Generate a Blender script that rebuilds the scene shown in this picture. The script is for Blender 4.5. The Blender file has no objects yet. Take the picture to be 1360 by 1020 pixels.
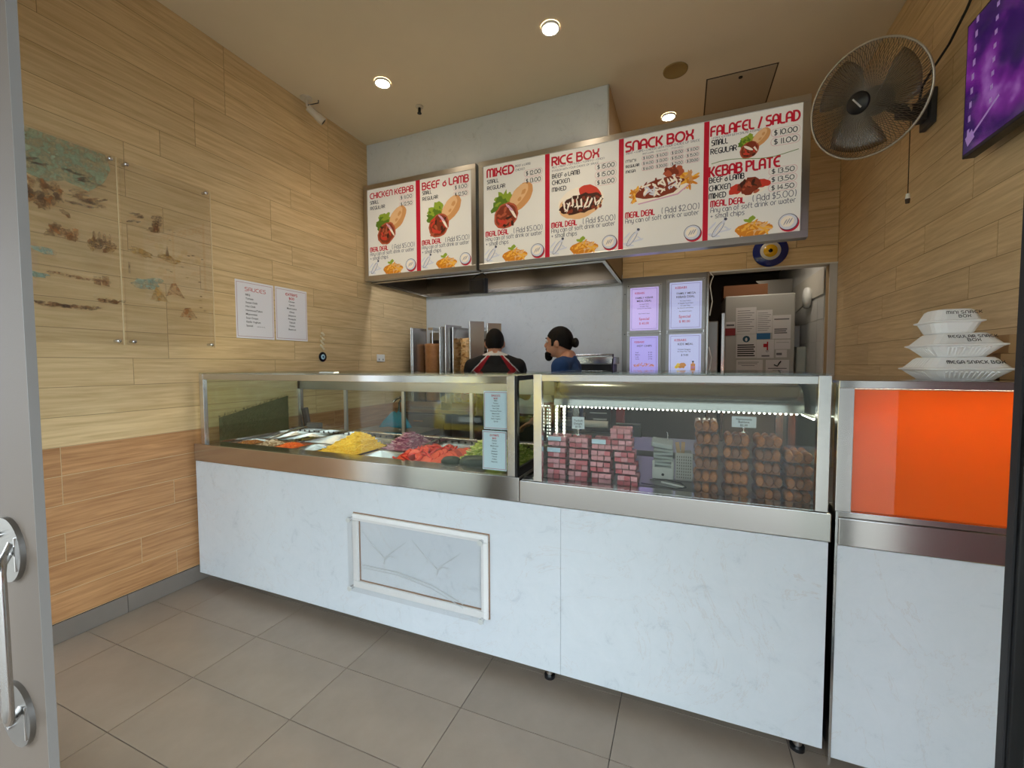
import bpy, bmesh, math, random
from mathutils import Vector, Matrix, noise
random.seed(7)
PI = math.pi
SC = bpy.context.scene
COL = SC.collection

# ------------------------------------------------------------------ camera
CAM_Z = 1.40
yaw, pitch, roll, FPX = 0.387578, -0.0459684, -0.0040462, 555.796
def make_camera():
    cd = bpy.data.cameras.new('camera'); co = bpy.data.objects.new('camera', cd); COL.objects.link(co)
    cy, sy, cp, sp = math.cos(yaw), math.sin(yaw), math.cos(pitch), math.sin(pitch)
    f = Vector((-sy*cp, cy*cp, sp)); r = Vector((cy, sy, 0)); u = r.cross(f)
    cr, sr = math.cos(roll), math.sin(roll)
    r2 = cr*r + sr*u; u2 = -sr*r + cr*u
    m = Matrix((( r2.x, u2.x, -f.x, 0), (r2.y, u2.y, -f.y, 0), (r2.z, u2.z, -f.z, CAM_Z), (0, 0, 0, 1)))
    co.matrix_world = m
    cd.sensor_fit = 'HORIZONTAL'; cd.sensor_width = 36; cd.lens = 36*FPX/1360
    cd.clip_start = 0.02; cd.clip_end = 200
    SC.camera = co
make_camera()
# ------------------------------------------------------------------ world, exposure
W = bpy.data.worlds.new('overcast_sky'); SC.world = W; W.use_nodes = True
bg = W.node_tree.nodes['Background']; bg.inputs[0].default_value = (0.77, 0.89, 1.0, 1); bg.inputs[1].default_value = 5.8
SC.view_settings.view_transform = 'Standard'; SC.view_settings.look = 'None'
SC.view_settings.gamma = 1.0; SC.view_settings.use_curve_mapping = False
SC.view_settings.exposure = 0.55
SPOT_W = 16.0
MENU_E = 0.18

# ------------------------------------------------------------------ materials
MATS = {}
def s2l(c):
    return tuple((x/255/12.92 if x/255 <= .04045 else ((x/255+.055)/1.055)**2.4) for x in c)
def mat(name, col, rough=.5, metal=0.0, var=0.0, vscale=8.0, bump=0.0, bscale=40.0, stretch=None, emit=0.0, objvar=0.0, spec=.5, alpha=None, coat=0.0):
    """col in sRGB 0..255; var: light/dark mottling; objvar: per-object brightness change"""
    if name in MATS: return MATS[name]
    m = bpy.data.materials.new(name); m.use_nodes = True; MATS[name] = m
    nt = m.node_tree; N = nt.nodes; L = nt.links; b = N['Principled BSDF']
    c = s2l(col)
    b.inputs['Base Color'].default_value = (*c, 1); b.inputs['Roughness'].default_value = rough
    b.inputs['Metallic'].default_value = metal; b.inputs['Specular IOR Level'].default_value = spec
    if coat: b.inputs['Coat Weight'].default_value = coat; b.inputs['Coat Roughness'].default_value = .08
    sock = None
    if var or bump:
        tc = N.new('ShaderNodeTexCoord'); mp = N.new('ShaderNodeMapping'); L.new(tc.outputs['Object'], mp.inputs[0])
        if stretch: mp.inputs['Scale'].default_value = stretch
    if var:
        nz = N.new('ShaderNodeTexNoise'); nz.inputs['Scale'].default_value = vscale; nz.inputs['Detail'].default_value = 6
        nz.inputs['Roughness'].default_value = .62
        L.new(mp.outputs[0], nz.inputs['Vector'])
        rp = N.new('ShaderNodeValToRGB'); rp.color_ramp.elements[0].position = .3; rp.color_ramp.elements[1].position = .7
        rp.color_ramp.elements[0].color = (*[x*(1-var) for x in c], 1); rp.color_ramp.elements[1].color = (*[min(1, x*(1+var*.6)) for x in c], 1)
        L.new(nz.outputs[0], rp.inputs[0]); sock = rp.outputs[0]
    if objvar:
        oi = N.new('ShaderNodeObjectInfo'); mr = N.new('ShaderNodeMapRange')
        mr.inputs[3].default_value = 1-objvar; mr.inputs[4].default_value = 1+objvar
        L.new(oi.outputs['Random'], mr.inputs[0])
        hs = N.new('ShaderNodeHueSaturation'); L.new(mr.outputs[0], hs.inputs['Value'])
        if sock: L.new(sock, hs.inputs['Color'])
        else: hs.inputs['Color'].default_value = (*c, 1)
        sock = hs.outputs[0]
    if sock: L.new(sock, b.inputs['Base Color'])
    if bump:
        n2 = N.new('ShaderNodeTexNoise'); n2.inputs['Scale'].default_value = bscale; n2.inputs['Detail'].default_value = 4
        L.new(mp.outputs[0], n2.inputs['Vector'])
        bp = N.new('ShaderNodeBump'); bp.inputs['Strength'].default_value = bump; bp.inputs['Distance'].default_value = .01
        L.new(n2.outputs[0], bp.inputs['Height']); L.new(bp.outputs[0], b.inputs['Normal'])
    if emit:
        b.inputs['Emission Color'].default_value = (*c, 1); b.inputs['Emission Strength'].default_value = emit
        if sock: L.new(sock, b.inputs['Emission Color'])
    return m
def wood(name, col, dark, objvar):
    """wood-look porcelain plank: grain runs along world Y (or X) of the plank's local long axis"""
    m = bpy.data.materials.new(name); m.use_nodes = True; MATS[name] = m
    nt = m.node_tree; N = nt.nodes; L = nt.links; b = N['Principled BSDF']
    tc = N.new('ShaderNodeTexCoord'); mp = N.new('ShaderNodeMapping'); mp.inputs['Scale'].default_value = (1.4, 1.4, 26)
    oi = N.new('ShaderNodeObjectInfo'); cm = N.new('ShaderNodeCombineXYZ'); mm = N.new('ShaderNodeMath'); mm.operation = 'MULTIPLY'; mm.inputs[1].default_value = 40
    L.new(oi.outputs['Random'], mm.inputs[0])
    for i in range(3): L.new(mm.outputs[0], cm.inputs[i])
    L.new(tc.outputs['Object'], mp.inputs[0]); L.new(cm.outputs[0], mp.inputs['Location'])
    nz = N.new('ShaderNodeTexNoise'); nz.inputs['Scale'].default_value = 2.2; nz.inputs['Detail'].default_value = 8; nz.inputs['Roughness'].default_value = .6
    nz.inputs['Distortion'].default_value = .5
    L.new(mp.outputs[0], nz.inputs['Vector'])
    rp = N.new('ShaderNodeValToRGB'); rp.color_ramp.elements[0].position = .32; rp.color_ramp.elements[1].position = .66
    rp.color_ramp.elements[0].color = (*s2l(dark), 1); rp.color_ramp.elements[1].color = (*s2l(col), 1)
    L.new(nz.outputs[0], rp.inputs[0])
    mr = N.new('ShaderNodeMapRange'); mr.inputs[3].default_value = 1-objvar; mr.inputs[4].default_value = 1+objvar
    L.new(oi.outputs['Random'], mr.inputs[0])
    hs = N.new('ShaderNodeHueSaturation'); L.new(mr.outputs[0], hs.inputs['Value']); L.new(rp.outputs[0], hs.inputs['Color'])
    L.new(hs.outputs[0], b.inputs['Base Color'])
    b.inputs['Roughness'].default_value = .42; b.inputs['Specular IOR Level'].default_value = .4
    return m
def stone(name):
    m = bpy.data.materials.new(name); m.use_nodes = True; MATS[name] = m
    nt = m.node_tree; N = nt.nodes; L = nt.links; b = N['Principled BSDF']
    tc = N.new('ShaderNodeTexCoord')
    n1 = N.new('ShaderNodeTexNoise'); n1.inputs['Scale'].default_value = 9; n1.inputs['Detail'].default_value = 9; n1.inputs['Roughness'].default_value = .75; n1.inputs['Distortion'].default_value = .9
    L.new(tc.outputs['Object'], n1.inputs['Vector'])
    r1 = N.new('ShaderNodeValToRGB'); e = r1.color_ramp.elements
    e[0].position = .30; e[0].color = (*s2l((196, 204, 210)), 1); e[1].position = .42; e[1].color = (*s2l((214, 221, 226)), 1)
    x = e.new(.75); x.color = (*s2l((220, 226, 231)), 1)
    L.new(n1.outputs[0], r1.inputs[0])
    n2 = N.new('ShaderNodeTexNoise'); n2.inputs['Scale'].default_value = 1.5; n2.inputs['Detail'].default_value = 9; n2.inputs['Roughness'].default_value = .62; n2.inputs['Distortion'].default_value = 2.2
    L.new(tc.outputs['Object'], n2.inputs['Vector'])
    r2 = N.new('ShaderNodeValToRGB'); e = r2.color_ramp.elements
    e[0].position = .497; e[0].color = (0, 0, 0, 1); e[1].position = .5; e[1].color = (.3, .3, .3, 1); y = e.new(.503); y.color = (0, 0, 0, 1)
    L.new(n2.outputs[0], r2.inputs[0])
    mx = N.new('ShaderNodeMix'); mx.data_type = 'RGBA'; L.new(r2.outputs[0], mx.inputs[0]); L.new(r1.outputs[0], mx.inputs[6])
    mx.inputs[7].default_value = (*s2l((190, 172, 158)), 1)
    L.new(mx.outputs[2], b.inputs['Base Color']); b.inputs['Roughness'].default_value = .28; b.inputs['Specular IOR Level'].default_value = .45
    return m
def glass(name, tint=(.95, .98, .96), refl=.028, rough=.0, edge=.55):
    m = bpy.data.materials.new(name); m.use_nodes = True; MATS[name] = m
    nt = m.node_tree; N = nt.nodes; L = nt.links
    N.remove(N['Principled BSDF']); out = N['Material Output']
    tr = N.new('ShaderNodeBsdfTransparent'); tr.inputs[0].default_value = (*tint, 1)
    gl = N.new('ShaderNodeBsdfGlossy'); gl.inputs['Roughness'].default_value = rough
    lw = N.new('ShaderNodeLayerWeight'); pw = N.new('ShaderNodeMath'); pw.operation = 'POWER'; pw.inputs[1].default_value = 4
    ma = N.new('ShaderNodeMath'); ma.operation = 'MULTIPLY_ADD'; ma.inputs[1].default_value = edge; ma.inputs[2].default_value = refl
    L.new(lw.outputs['Facing'], pw.inputs[0]); L.new(pw.outputs[0], ma.inputs[0])
    mx = N.new('ShaderNodeMixShader'); L.new(ma.outputs[0], mx.inputs[0]); L.new(tr.outputs[0], mx.inputs[1]); L.new(gl.outputs[0], mx.inputs[2])
    L.new(mx.outputs[0], out.inputs['Surface'])
    return m
def steel(name, col=(200, 198, 194), rough=.26, axis='x'):
    m = bpy.data.materials.new(name); m.use_nodes = True; MATS[name] = m
    nt = m.node_tree; N = nt.nodes; L = nt.links; b = N['Principled BSDF']
    b.inputs['Metallic'].default_value = 1; b.inputs['Base Color'].default_value = (*s2l(col), 1)
    tc = N.new('ShaderNodeTexCoord'); mp = N.new('ShaderNodeMapping'); mp.inputs['Scale'].default_value = (2, 2, 260) if axis == 'x' else (260, 260, 2)
    L.new(tc.outputs['Object'], mp.inputs[0]); nz = N.new('ShaderNodeTexNoise'); nz.inputs['Scale'].default_value = 1; nz.inputs['Detail'].default_value = 3
    L.new(mp.outputs[0], nz.inputs['Vector'])
    mr = N.new('ShaderNodeMapRange'); mr.inputs[3].default_value = rough-.02; mr.inputs[4].default_value = rough+.03
    L.new(nz.outputs[0], mr.inputs[0]); L.new(mr.outputs[0], b.inputs['Roughness'])
    return m
def printed(name, col, e=None):
    """ink on a back-lit face: dull reflection plus the lamp behind it"""
    return mat(name, col, .35, emit=MENU_E if e is None else e)

WOOD_UP = wood('oak_plank_tile', (228, 200, 152), (202, 170, 122), .05)
WOOD_LO = wood('walnut_plank_tile', (202, 152, 104), (162, 114, 72), .08)
STONE = stone('white_stone')
STEEL = steel('brushed_steel', (196, 194, 190), .17); STEEL_D = steel('dull_steel', (150, 148, 144), .34); STEEL_V = steel('brushed_steel_upright', (205, 203, 200), .24, 'z')
CHROME = mat('chrome', (215, 215, 215), .12, 1)
ALU = mat('anodised_aluminium', (190, 190, 190), .38, .9)
GLASS = glass('clear_glass'); GLASS_S = glass('side_glass', (.90, .95, .92), .035); ACRYL = glass('clear_acrylic', (.97, .97, .97), .04)
PLAST = glass('clear_plastic', (.985, .985, .985), .015, .15, .16)
BLACK = mat('black_plastic', (24, 24, 26), .4); BLACKM = mat('black_metal', (20, 21, 23), .35, .3)
WHITE = mat('white_plastic', (232, 232, 228), .4); WHITEP = mat('white_paint', (225, 222, 216), .6)
PAPER = mat('white_paper', (236, 234, 238), .7); DARKGREY = mat('dark_grey', (62, 63, 66), .5)
INK = mat('black_ink', (22, 22, 26), .7); REDINK = mat('red_ink', (196, 30, 44), .7)
CEIL = mat('ceiling_paint', (226, 210, 180), .8, var=.03, vscale=1.5)
GROUT = mat('grout', (206, 180, 140), .9); GROUT_U = mat('upper_grout', (160, 132, 94), .9); GROUT_F = mat('floor_grout', (58, 50, 44), .9)
TILE = mat('floor_tile', (152, 137, 122), .36, var=.10, vscale=5, objvar=.04, bump=.04, bscale=90)
SKIRT = mat('skirting_tile', (128, 119, 110), .4, var=.06, vscale=6)
SKIN = mat('skin', (214, 158, 130), .5); HAIR = mat('dark_hair', (14, 11, 10), .6, bump=.5, bscale=160, stretch=(1, 1, .25), spec=.25)
FOAM = mat('white_foam', (238, 238, 236), .55, bump=.05, bscale=200)

# ------------------------------------------------------------------ geometry helpers
class MB:
    """collects shapes in world coordinates, then links them as ONE mesh object"""
    def __init__(s): s.v = []; s.f = []; s.mi = []; s.sm = []; s.cur = 0; s.smooth = False
    def add(s, vs, fs, smooth=None):
        o = len(s.v); s.v += [tuple(v) for v in vs]
        for f in fs: s.f.append(tuple(i+o for i in f)); s.mi.append(s.cur); s.sm.append(s.smooth if smooth is None else smooth)
        return s
    def m(s, i): s.cur = i; return s
    def box(s, x0, x1, y0, y1, z0, z1):
        return s.add([(x0,y0,z0),(x1,y0,z0),(x1,y1,z0),(x0,y1,z0),(x0,y0,z1),(x1,y0,z1),(x1,y1,z1),(x0,y1,z1)],
                     [(0,3,2,1),(4,5,6,7),(0,1,5,4),(1,2,6,5),(2,3,7,6),(3,0,4,7)], False)
    def frustum(s, x0, x1, y0, y1, z0, a0, a1, b0, b1, z1):
        return s.add([(x0,y0,z0),(x1,y0,z0),(x1,y1,z0),(x0,y1,z0),(a0,b0,z1),(a1,b0,z1),(a1,b1,z1),(a0,b1,z1)],
                     [(0,3,2,1),(4,5,6,7),(0,1,5,4),(1,2,6,5),(2,3,7,6),(3,0,4,7)], False)
    def obox(s, c, ax, ay, az, hx, hy, hz):
        c = Vector(c); ax = Vector(ax).normalized()*hx; ay = Vector(ay).normalized()*hy; az = Vector(az).normalized()*hz
        P = [c+i*ax+j*ay+k*az for k in (-1, 1) for i, j in ((-1,-1),(1,-1),(1,1),(-1,1))]
        return s.add(P, [(0,3,2,1),(4,5,6,7),(0,1,5,4),(1,2,6,5),(2,3,7,6),(3,0,4,7)], False)
    def cyl(s, p0, p1, r0, r1=None, n=16, caps=True, smooth=True):
        p0 = Vector(p0); p1 = Vector(p1); r1 = r0 if r1 is None else r1
        d = (p1-p0).normalized(); a = d.orthogonal().normalized(); b = d.cross(a)
        A = [p0+(a*math.cos(2*PI*i/n)+b*math.sin(2*PI*i/n))*r0 for i in range(n)]
        B = [p1+(a*math.cos(2*PI*i/n)+b*math.sin(2*PI*i/n))*r1 for i in range(n)]
        s.add(A+B, [(i, (i+1) % n, n+(i+1) % n, n+i) for i in range(n)], smooth)
        if caps: s.add(A, [tuple(range(n))[::-1]], False); s.add(B, [tuple(range(n))], False)
        return s
    def tube(s, pts, r, n=8, closed=False, caps=True):
        P = [Vector(p) for p in pts]; k = len(P); rr = r if isinstance(r, (list, tuple)) else [r]*k
        V = []; a = None
        for i, p in enumerate(P):
            if closed: d = (P[(i+1) % k]-P[i-1]).normalized()
            else: d = (P[min(i+1, k-1)]-P[max(i-1, 0)]).normalized()
            a = d.orthogonal().normalized() if a is None else (a-d*a.dot(d)).normalized()
            b = d.cross(a)
            V += [p+(a*math.cos(2*PI*j/n)+b*math.sin(2*PI*j/n))*rr[i] for j in range(n)]
        F = []
        for i in range(k if closed else k-1):
            i2 = (i+1) % k
            F += [(i*n+j, i*n+(j+1) % n, i2*n+(j+1) % n, i2*n+j) for j in range(n)]
        s.add(V, F, True)
        if caps and not closed:
            s.add(V[:n], [tuple(range(n))[::-1]], False); s.add(V[-n:], [tuple(range(n))], False)
        return s
    def lathe(s, prof, c=(0, 0, 0), axis=(0, 0, 1), n=24, smooth=True):
        c = Vector(c); d = Vector(axis).normalized(); a = d.orthogonal().normalized(); b = d.cross(a)
        V = []
        for r, h in prof: V += [c+d*h+(a*math.cos(2*PI*j/n)+b*math.sin(2*PI*j/n))*max(r, 1e-5) for j in range(n)]
        F = [(i*n+j, i*n+(j+1) % n, (i+1)*n+(j+1) % n, (i+1)*n+j) for i in range(len(prof)-1) for j in range(n)]
        return s.add(V, F, smooth)
    def ell(s, c, rx, ry=None, rz=None, n=12, M=None):
        ry = rx if ry is None else ry; rz = rx if rz is None else rz; c = Vector(c)
        V = []; F = []
        h = max(4, n//2+2)
        for i in range(h+1):
            t = PI*i/h
            for j in range(n):
                p = Vector((rx*math.sin(t)*math.cos(2*PI*j/n), ry*math.sin(t)*math.sin(2*PI*j/n), rz*math.cos(t)))
                V.append(c+(M @ p if M else p))
        for i in range(h):
            for j in range(n): F.append((i*n+j, (i+1)*n+j, (i+1)*n+(j+1) % n, i*n+(j+1) % n))
        return s.add(V, F, True)
    def prism(s, poly, o, ux, uy, depth):
        """polygon in the plane (ux,uy) at o, pushed along ux x uy by depth"""
        o = Vector(o); ux = Vector(ux); uy = Vector(uy); n = ux.cross(uy).normalized()*depth
        A = [o+ux*p[0]+uy*p[1] for p in poly]; B = [p+n for p in A]; k = len(poly)
        return s.add(A+B, [tuple(range(k))[::-1], tuple(range(k, 2*k))]+[(i, (i+1) % k, k+(i+1) % k, k+i) for i in range(k)], False)
    def face(s, pts): return s.add(pts, [tuple(range(len(pts)))], False)
    def build(s, name, mats, parent=None, bevel=0, local=False, seg=2):
        me = bpy.data.meshes.new(name)
        off = Vector((0, 0, 0))
        o = bpy.data.objects.new(name, me); COL.objects.link(o)
        if parent is not None:
            o.parent = parent
            if not local: off = wloc(parent)
        else:
            xs = [v[0] for v in s.v]; ys = [v[1] for v in s.v]; zs = [v[2] for v in s.v]
            if not local:
                off = Vector(((min(xs)+max(xs))/2, (min(ys)+max(ys))/2, min(zs))); o.location = off
        me.from_pydata([(v[0]-off.x, v[1]-off.y, v[2]-off.z) for v in s.v], [], s.f)
        for mm in (mats if isinstance(mats, (list, tuple)) else [mats]): me.materials.append(mm)
        me.polygons.foreach_set('material_index', s.mi); me.polygons.foreach_set('use_smooth', s.sm)
        me.update()
        if bevel:
            b = o.modifiers.new('bevel', 'BEVEL'); b.width = bevel; b.segments = seg; b.limit_method = 'ANGLE'; b.angle_limit = math.radians(40)
        return o
def wloc(o):
    p = Vector(o.location)
    while o.parent: o = o.parent; p += Vector(o.location)
    return p
def tag(o, label=None, cat=None, group=None, kind=None):
    if label: o['label'] = label
    if cat: o['category'] = cat
    if group: o['group'] = group
    if kind: o['kind'] = kind
    return o
def thing(name, loc, label, cat, group=None):
    o = bpy.data.objects.new(name, None); COL.objects.link(o); o.location = loc; o.empty_display_size = .05
    return tag(o, label, cat, group)
def struct(o): o['kind'] = 'structure'; return o
def dup(root, loc, label=None, rotz=None):
    r = root.copy(); COL.objects.link(r); r.location = loc
    if label: r['label'] = label
    if rotz is not None: r.rotation_euler = (0, 0, rotz)
    for ch in list(root.children):
        c = ch.copy(); COL.objects.link(c); c.parent = r
        for g in list(ch.children):
            d = g.copy(); COL.objects.link(d); d.parent = c
    return r

# ------------------------------------------------------------------ stroke lettering (rounded geometric face of the menu)
def A_(cx, cy, rx, ry, a0, a1, n=9):
    return [(cx+rx*math.cos(math.radians(a0+(a1-a0)*i/n)), cy+ry*math.sin(math.radians(a0+(a1-a0)*i/n))) for i in range(n+1)]
Cc = [(.6, 1)]+A_(.42, .5, .42, .5, 90, 270, 12)+[(.6, 0)]
Pp = [(0, 0), (0, 1), (.3, 1)]+A_(.3, .74, .27, .26, 90, -90)+[(0, .48)]
Ss = [(.52, 1)]+A_(.22, .76, .22, .24, 90, 250)+A_(.3, .26, .24, .26, 80, -90)+[(0, 0)]
G = {
 'A': [[(0, 0)]+A_(.3, .62, .3, .38, 180, 0)+[(.6, 0)], [(0, .4), (.6, .4)]],
 'B': [[(0, 0), (0, 1), (.33, 1)]+A_(.33, .77, .22, .23, 90, -90)+[(0, .54)], [(.33, .54)]+A_(.35, .27, .25, .27, 90, -90)+[(0, 0)]],
 'C': [Cc], 'D': [[(0, 0), (0, 1), (.2, 1)]+A_(.2, .5, .42, .5, 90, -90)+[(0, 0)]],
 'E': [Cc, [(0, .5), (.5, .5)]], 'F': [[(0, 0)]+A_(.25, .75, .25, .25, 180, 90)+[(.55, 1)], [(0, .5), (.45, .5)]],
 'G': [[(.6, 1)]+A_(.42, .5, .42, .5, 90, 270, 12)+[(.6, 0), (.6, .45), (.35, .45)]],
 'H': [[(0, 0), (0, 1)], [(.58, 0), (.58, 1)], [(0, .5), (.58, .5)]], 'I': [[(0, 0), (0, 1)]],
 'K': [[(0, 0), (0, 1)], [(0, .48), (.2, .48), (.55, 1)], [(.2, .48), (.55, 0)]],
 'L': [[(0, 1)]+A_(.25, .25, .25, .25, 180, 270)+[(.5, 0)]],
 'M': [[(0, 0)]+A_(.2, .75, .2, .25, 180, 0)+[(.4, 0)], [(.4, .75)]+A_(.6, .75, .2, .25, 180, 0)+[(.8, 0)]],
 'N': [[(0, 0)]+A_(.29, .68, .29, .32, 180, 0)+[(.58, 0)]], 'O': [A_(.42, .5, .42, .5, 0, 360, 20)],
 'P': [Pp], 'R': [Pp, [(.25, .48), (.57, 0)]], 'S': [Ss], 'T': [[(0, 1), (.6, 1)], [(.3, 1), (.3, 0)]],
 'U': [[(0, 1)]+A_(.29, .3, .29, .3, 180, 360)+[(.58, 1)]], 'V': [[(0, 1), (.3, 0), (.6, 1)]],
 'W': [[(0, 1)]+A_(.2, .25, .2, .25, 180, 360)+[(.4, 1)], [(.4, .25)]+A_(.6, .25, .2, .25, 180, 360)+[(.8, 1)]],
 'X': [[(0, 1), (.04, .7), (.2, .5), (.04, .3), (0, 0)], [(.6, 1), (.56, .7), (.4, .5), (.56, .3), (.6, 0)], [(.2, .5), (.4, .5)]],
 'Y': [[(0, 1), (.3, .5), (.6, 1)], [(.3, .5), (.3, 0)]],
 '0': [A_(.36, .5, .36, .5, 0, 360, 18)], '1': [[(.1, 0), (.1, 1)]],
 '2': [A_(.27, .72, .27, .28, 170, -30)+[(0, 0), (.56, 0)]], '3': [[(0, 1)]+A_(.27, .77, .24, .23, 90, -90)+[(.2, .54)], [(.27, .54)]+A_(.28, .27, .27, .27, 90, -90)+[(0, 0)]],
 '4': [[(.45, 0), (.45, 1), (0, .3), (.6, .3)]], '5': [[(.52, 1), (.06, 1), (.03, .58)]+A_(.25, .3, .3, .3, 90, -90)+[(0, 0)]],
 '6': [[(.45, 1)]+A_(.29, .3, .29, .3, 150, -210, 16)], '8': [A_(.27, .76, .23, .24, 0, 360, 14), A_(.27, .27, .27, .27, 0, 360, 14)],
 '$': [[(.46, .9)]+A_(.22, .7, .2, .2, 90, 250)+A_(.26, .3, .22, .22, 80, -90)+[(0, .08)], [(.24, -.08), (.24, 1.06)]],
 '&': [[(.42, .75)]+A_(.27, .28, .26, .28, 150, -210, 16)], '/': [[(0, -.05), (.35, 1.05)]], '+': [[(0, .4), (.4, .4)], [(.2, .6), (.2, .2)]],
 '(': [A_(.25, .5, .22, .6, 120, 240)], ')': [A_(0, .5, .22, .6, 60, -60)], '.': [[(.02, 0), (.02, .09)]], ',': [[(.05, .1), (0, -.12)]], "'": [[(0, 1), (0, .8)]],
 'a': [A_(.25, .33, .25, .33, 0, 360, 16), [(.5, .66), (.5, 0)]], 'b': [[(0, 1), (0, 0)], A_(.25, .33, .25, .33, 0, 360, 16)],
 'c': [[(.42, .66)]+A_(.3, .33, .3, .33, 90, 270)+[(.42, 0)]], 'd': [A_(.25, .33, .25, .33, 0, 360, 16), [(.5, 1), (.5, 0)]],
 'e': [[(0, .33), (.5, .33)]+A_(.25, .33, .25, .33, 0, 300, 14)], 'f': [[(.08, 0)]+A_(.28, .8, .2, .2, 180, 90), [(0, .62), (.3, .62)]],
 'h': [[(0, 1), (0, 0)], [(0, .4)]+A_(.24, .4, .24, .26, 180, 0)+[(.48, 0)]], 'i': [[(0, 0), (0, .66)], [(0, .84), (0, .92)]],
 'k': [[(0, 1), (0, 0)], [(0, .3), (.4, .66)], [(.12, .38), (.42, 0)]], 'l': [[(0, 1), (0, 0)]],
 'm': [[(0, 0)]+A_(.17, .45, .17, .21, 180, 0)+[(.34, 0)], [(.34, .45)]+A_(.51, .45, .17, .21, 180, 0)+[(.68, 0)]],
 'n': [[(0, 0)]+A_(.24, .42, .24, .24, 180, 0)+[(.48, 0)]], 'o': [A_(.27, .33, .27, .33, 0, 360, 16)],
 'p': [[(0, .66), (0, -.3)], A_(.25, .33, .25, .33, 0, 360, 16)], 'r': [[(0, 0)]+A_(.24, .42, .24, .24, 180, 90)+[(.32, .66)]],
 's': [[(.38, .66)]+A_(.17, .5, .16, .16, 90, 250, 6)+A_(.2, .17, .17, .17, 80, -90, 6)+[(0, 0)]], 't': [[(.1, .95)]+A_(.28, .18, .18, .18, 180, 280), [(0, .66), (.32, .66)]],
 'u': [[(0, .66)]+A_(.24, .24, .24, .24, 180, 360)+[(.48, .66)], [(.48, .3), (.48, 0)]], 'w': [[(0, .66)]+A_(.17, .2, .17, .2, 180, 360)+[(.34, .66)], [(.34, .2)]+A_(.51, .2, .17, .2, 180, 360)+[(.68, .66)]],
 'y': [[(0, .66)]+A_(.24, .26, .24, .26, 180, 360)+[(.48, .66)], [(.48, .3), (.46, -.12), (.3, -.3), (.05, -.3)]], 'x': [[(0, 0), (.4, .66)], [(0, .66), (.4, 0)]],
 'v': [[(0, .66), (.22, 0), (.44, .66)]], 'g': [A_(.25, .33, .25, .33, 0, 360, 16), [(.5, .66), (.5, -.1), (.3, -.3), (.05, -.3)]],
}
def strokes(mb, s, o, ux, uy, h, w=None, weight=.12, gap=.2):
    """letters as flat ribbons from o along ux, cap height h; w: total width to fit"""
    o = Vector(o); ux = Vector(ux); uy = Vector(uy)
    x = 0; glyphs = []
    for ch in s:
        if ch == ' ': x += .34; continue
        g = G.get(ch)
        if not g: continue
        wd = max(p[0] for st in g for p in st); glyphs.append((x, g)); x += wd+gap
    tot = max(x-gap, .01); kx = (w/tot if w else h); t = weight/2
    for gx, g in glyphs:
        for st in g:
            P = [Vector(((gx+p[0])*kx, p[1]*h)) for p in st]
            P = [p for i, p in enumerate(P) if i == 0 or (p-P[i-1]).length > 1e-7]
            closed = (P[0]-P[-1]).length < 1e-6
            if closed: P = P[:-1]
            k = len(P); Lf = []; Rt = []
            for i in range(k):
                a = P[i-1] if (i > 0 or closed) else None; b = P[(i+1) % k] if (i < k-1 or closed) else None
                d1 = (P[i]-a).normalized() if a is not None else None; d2 = (b-P[i]).normalized() if b is not None else None
                d = (d1 or d2) if (d1 is None or d2 is None) else (d1+d2)
                if d.length < 1e-4: d = d1
                d = d.normalized(); nrm = Vector((-d.y, d.x))
                sc = 1.0
                if d1 is not None and d2 is not None: sc = 1/max(.5, nrm.dot(Vector((-d1.y, d1.x))))
                q = P[i].copy()
                if not closed and i == 0: q = q-d*t*h*.5
                if not closed and i == k-1: q = q+d*t*h*.5
                Lf.append(q+nrm*t*h*sc); Rt.append(q-nrm*t*h*sc)
            V = [o+ux*p.x+uy*p.y for p in Rt+Lf]
            mb.add(V, [(i, (i+1) % k, k+(i+1) % k, k+i) for i in range(k if closed else k-1)], False)
    return mb
def fonttext(mb, s, o, ux, uy, h, w=None, align='L', bold=0.0):
    """built-in typeface, laid flat; w limits the width"""
    cu = bpy.data.curves.new('t', 'FONT'); cu.body = s; cu.size = 1; cu.resolution_u = 2; cu.offset = bold
    ob = bpy.data.objects.new('t', cu); me = bpy.data.meshes.new_from_object(ob)
    if len(me.vertices):
        xs = [v.co.x for v in me.vertices]; x0, x1 = min(xs), max(xs)
        k = h/.69; kx = min(k, w/(x1-x0)) if w else k
        wid = (x1-x0)*kx; sh = {'L': 0, 'C': -wid/2, 'R': -wid}[align]
        o = Vector(o); ux = Vector(ux); uy = Vector(uy)
        mb.add([o+ux*((v.co.x-x0)*kx+sh)+uy*(v.co.y*k) for v in me.vertices], [tuple(p.vertices) for p in me.polygons], False)
    bpy.data.objects.remove(ob); bpy.data.curves.remove(cu); bpy.data.meshes.remove(me)
    return mb
def blob(n, rx, ry, jag=.0, rot=0, c=(0, 0), seed=0):
    rnd = random.Random(seed); cr, sr = math.cos(rot), math.sin(rot); out = []
    for i in range(n):
        a = 2*PI*i/n; k = 1+jag*(rnd.random()*2-1); x = rx*k*math.cos(a); y = ry*k*math.sin(a)
        out.append((c[0]+x*cr-y*sr, c[1]+x*sr+y*cr))
    return out

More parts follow.
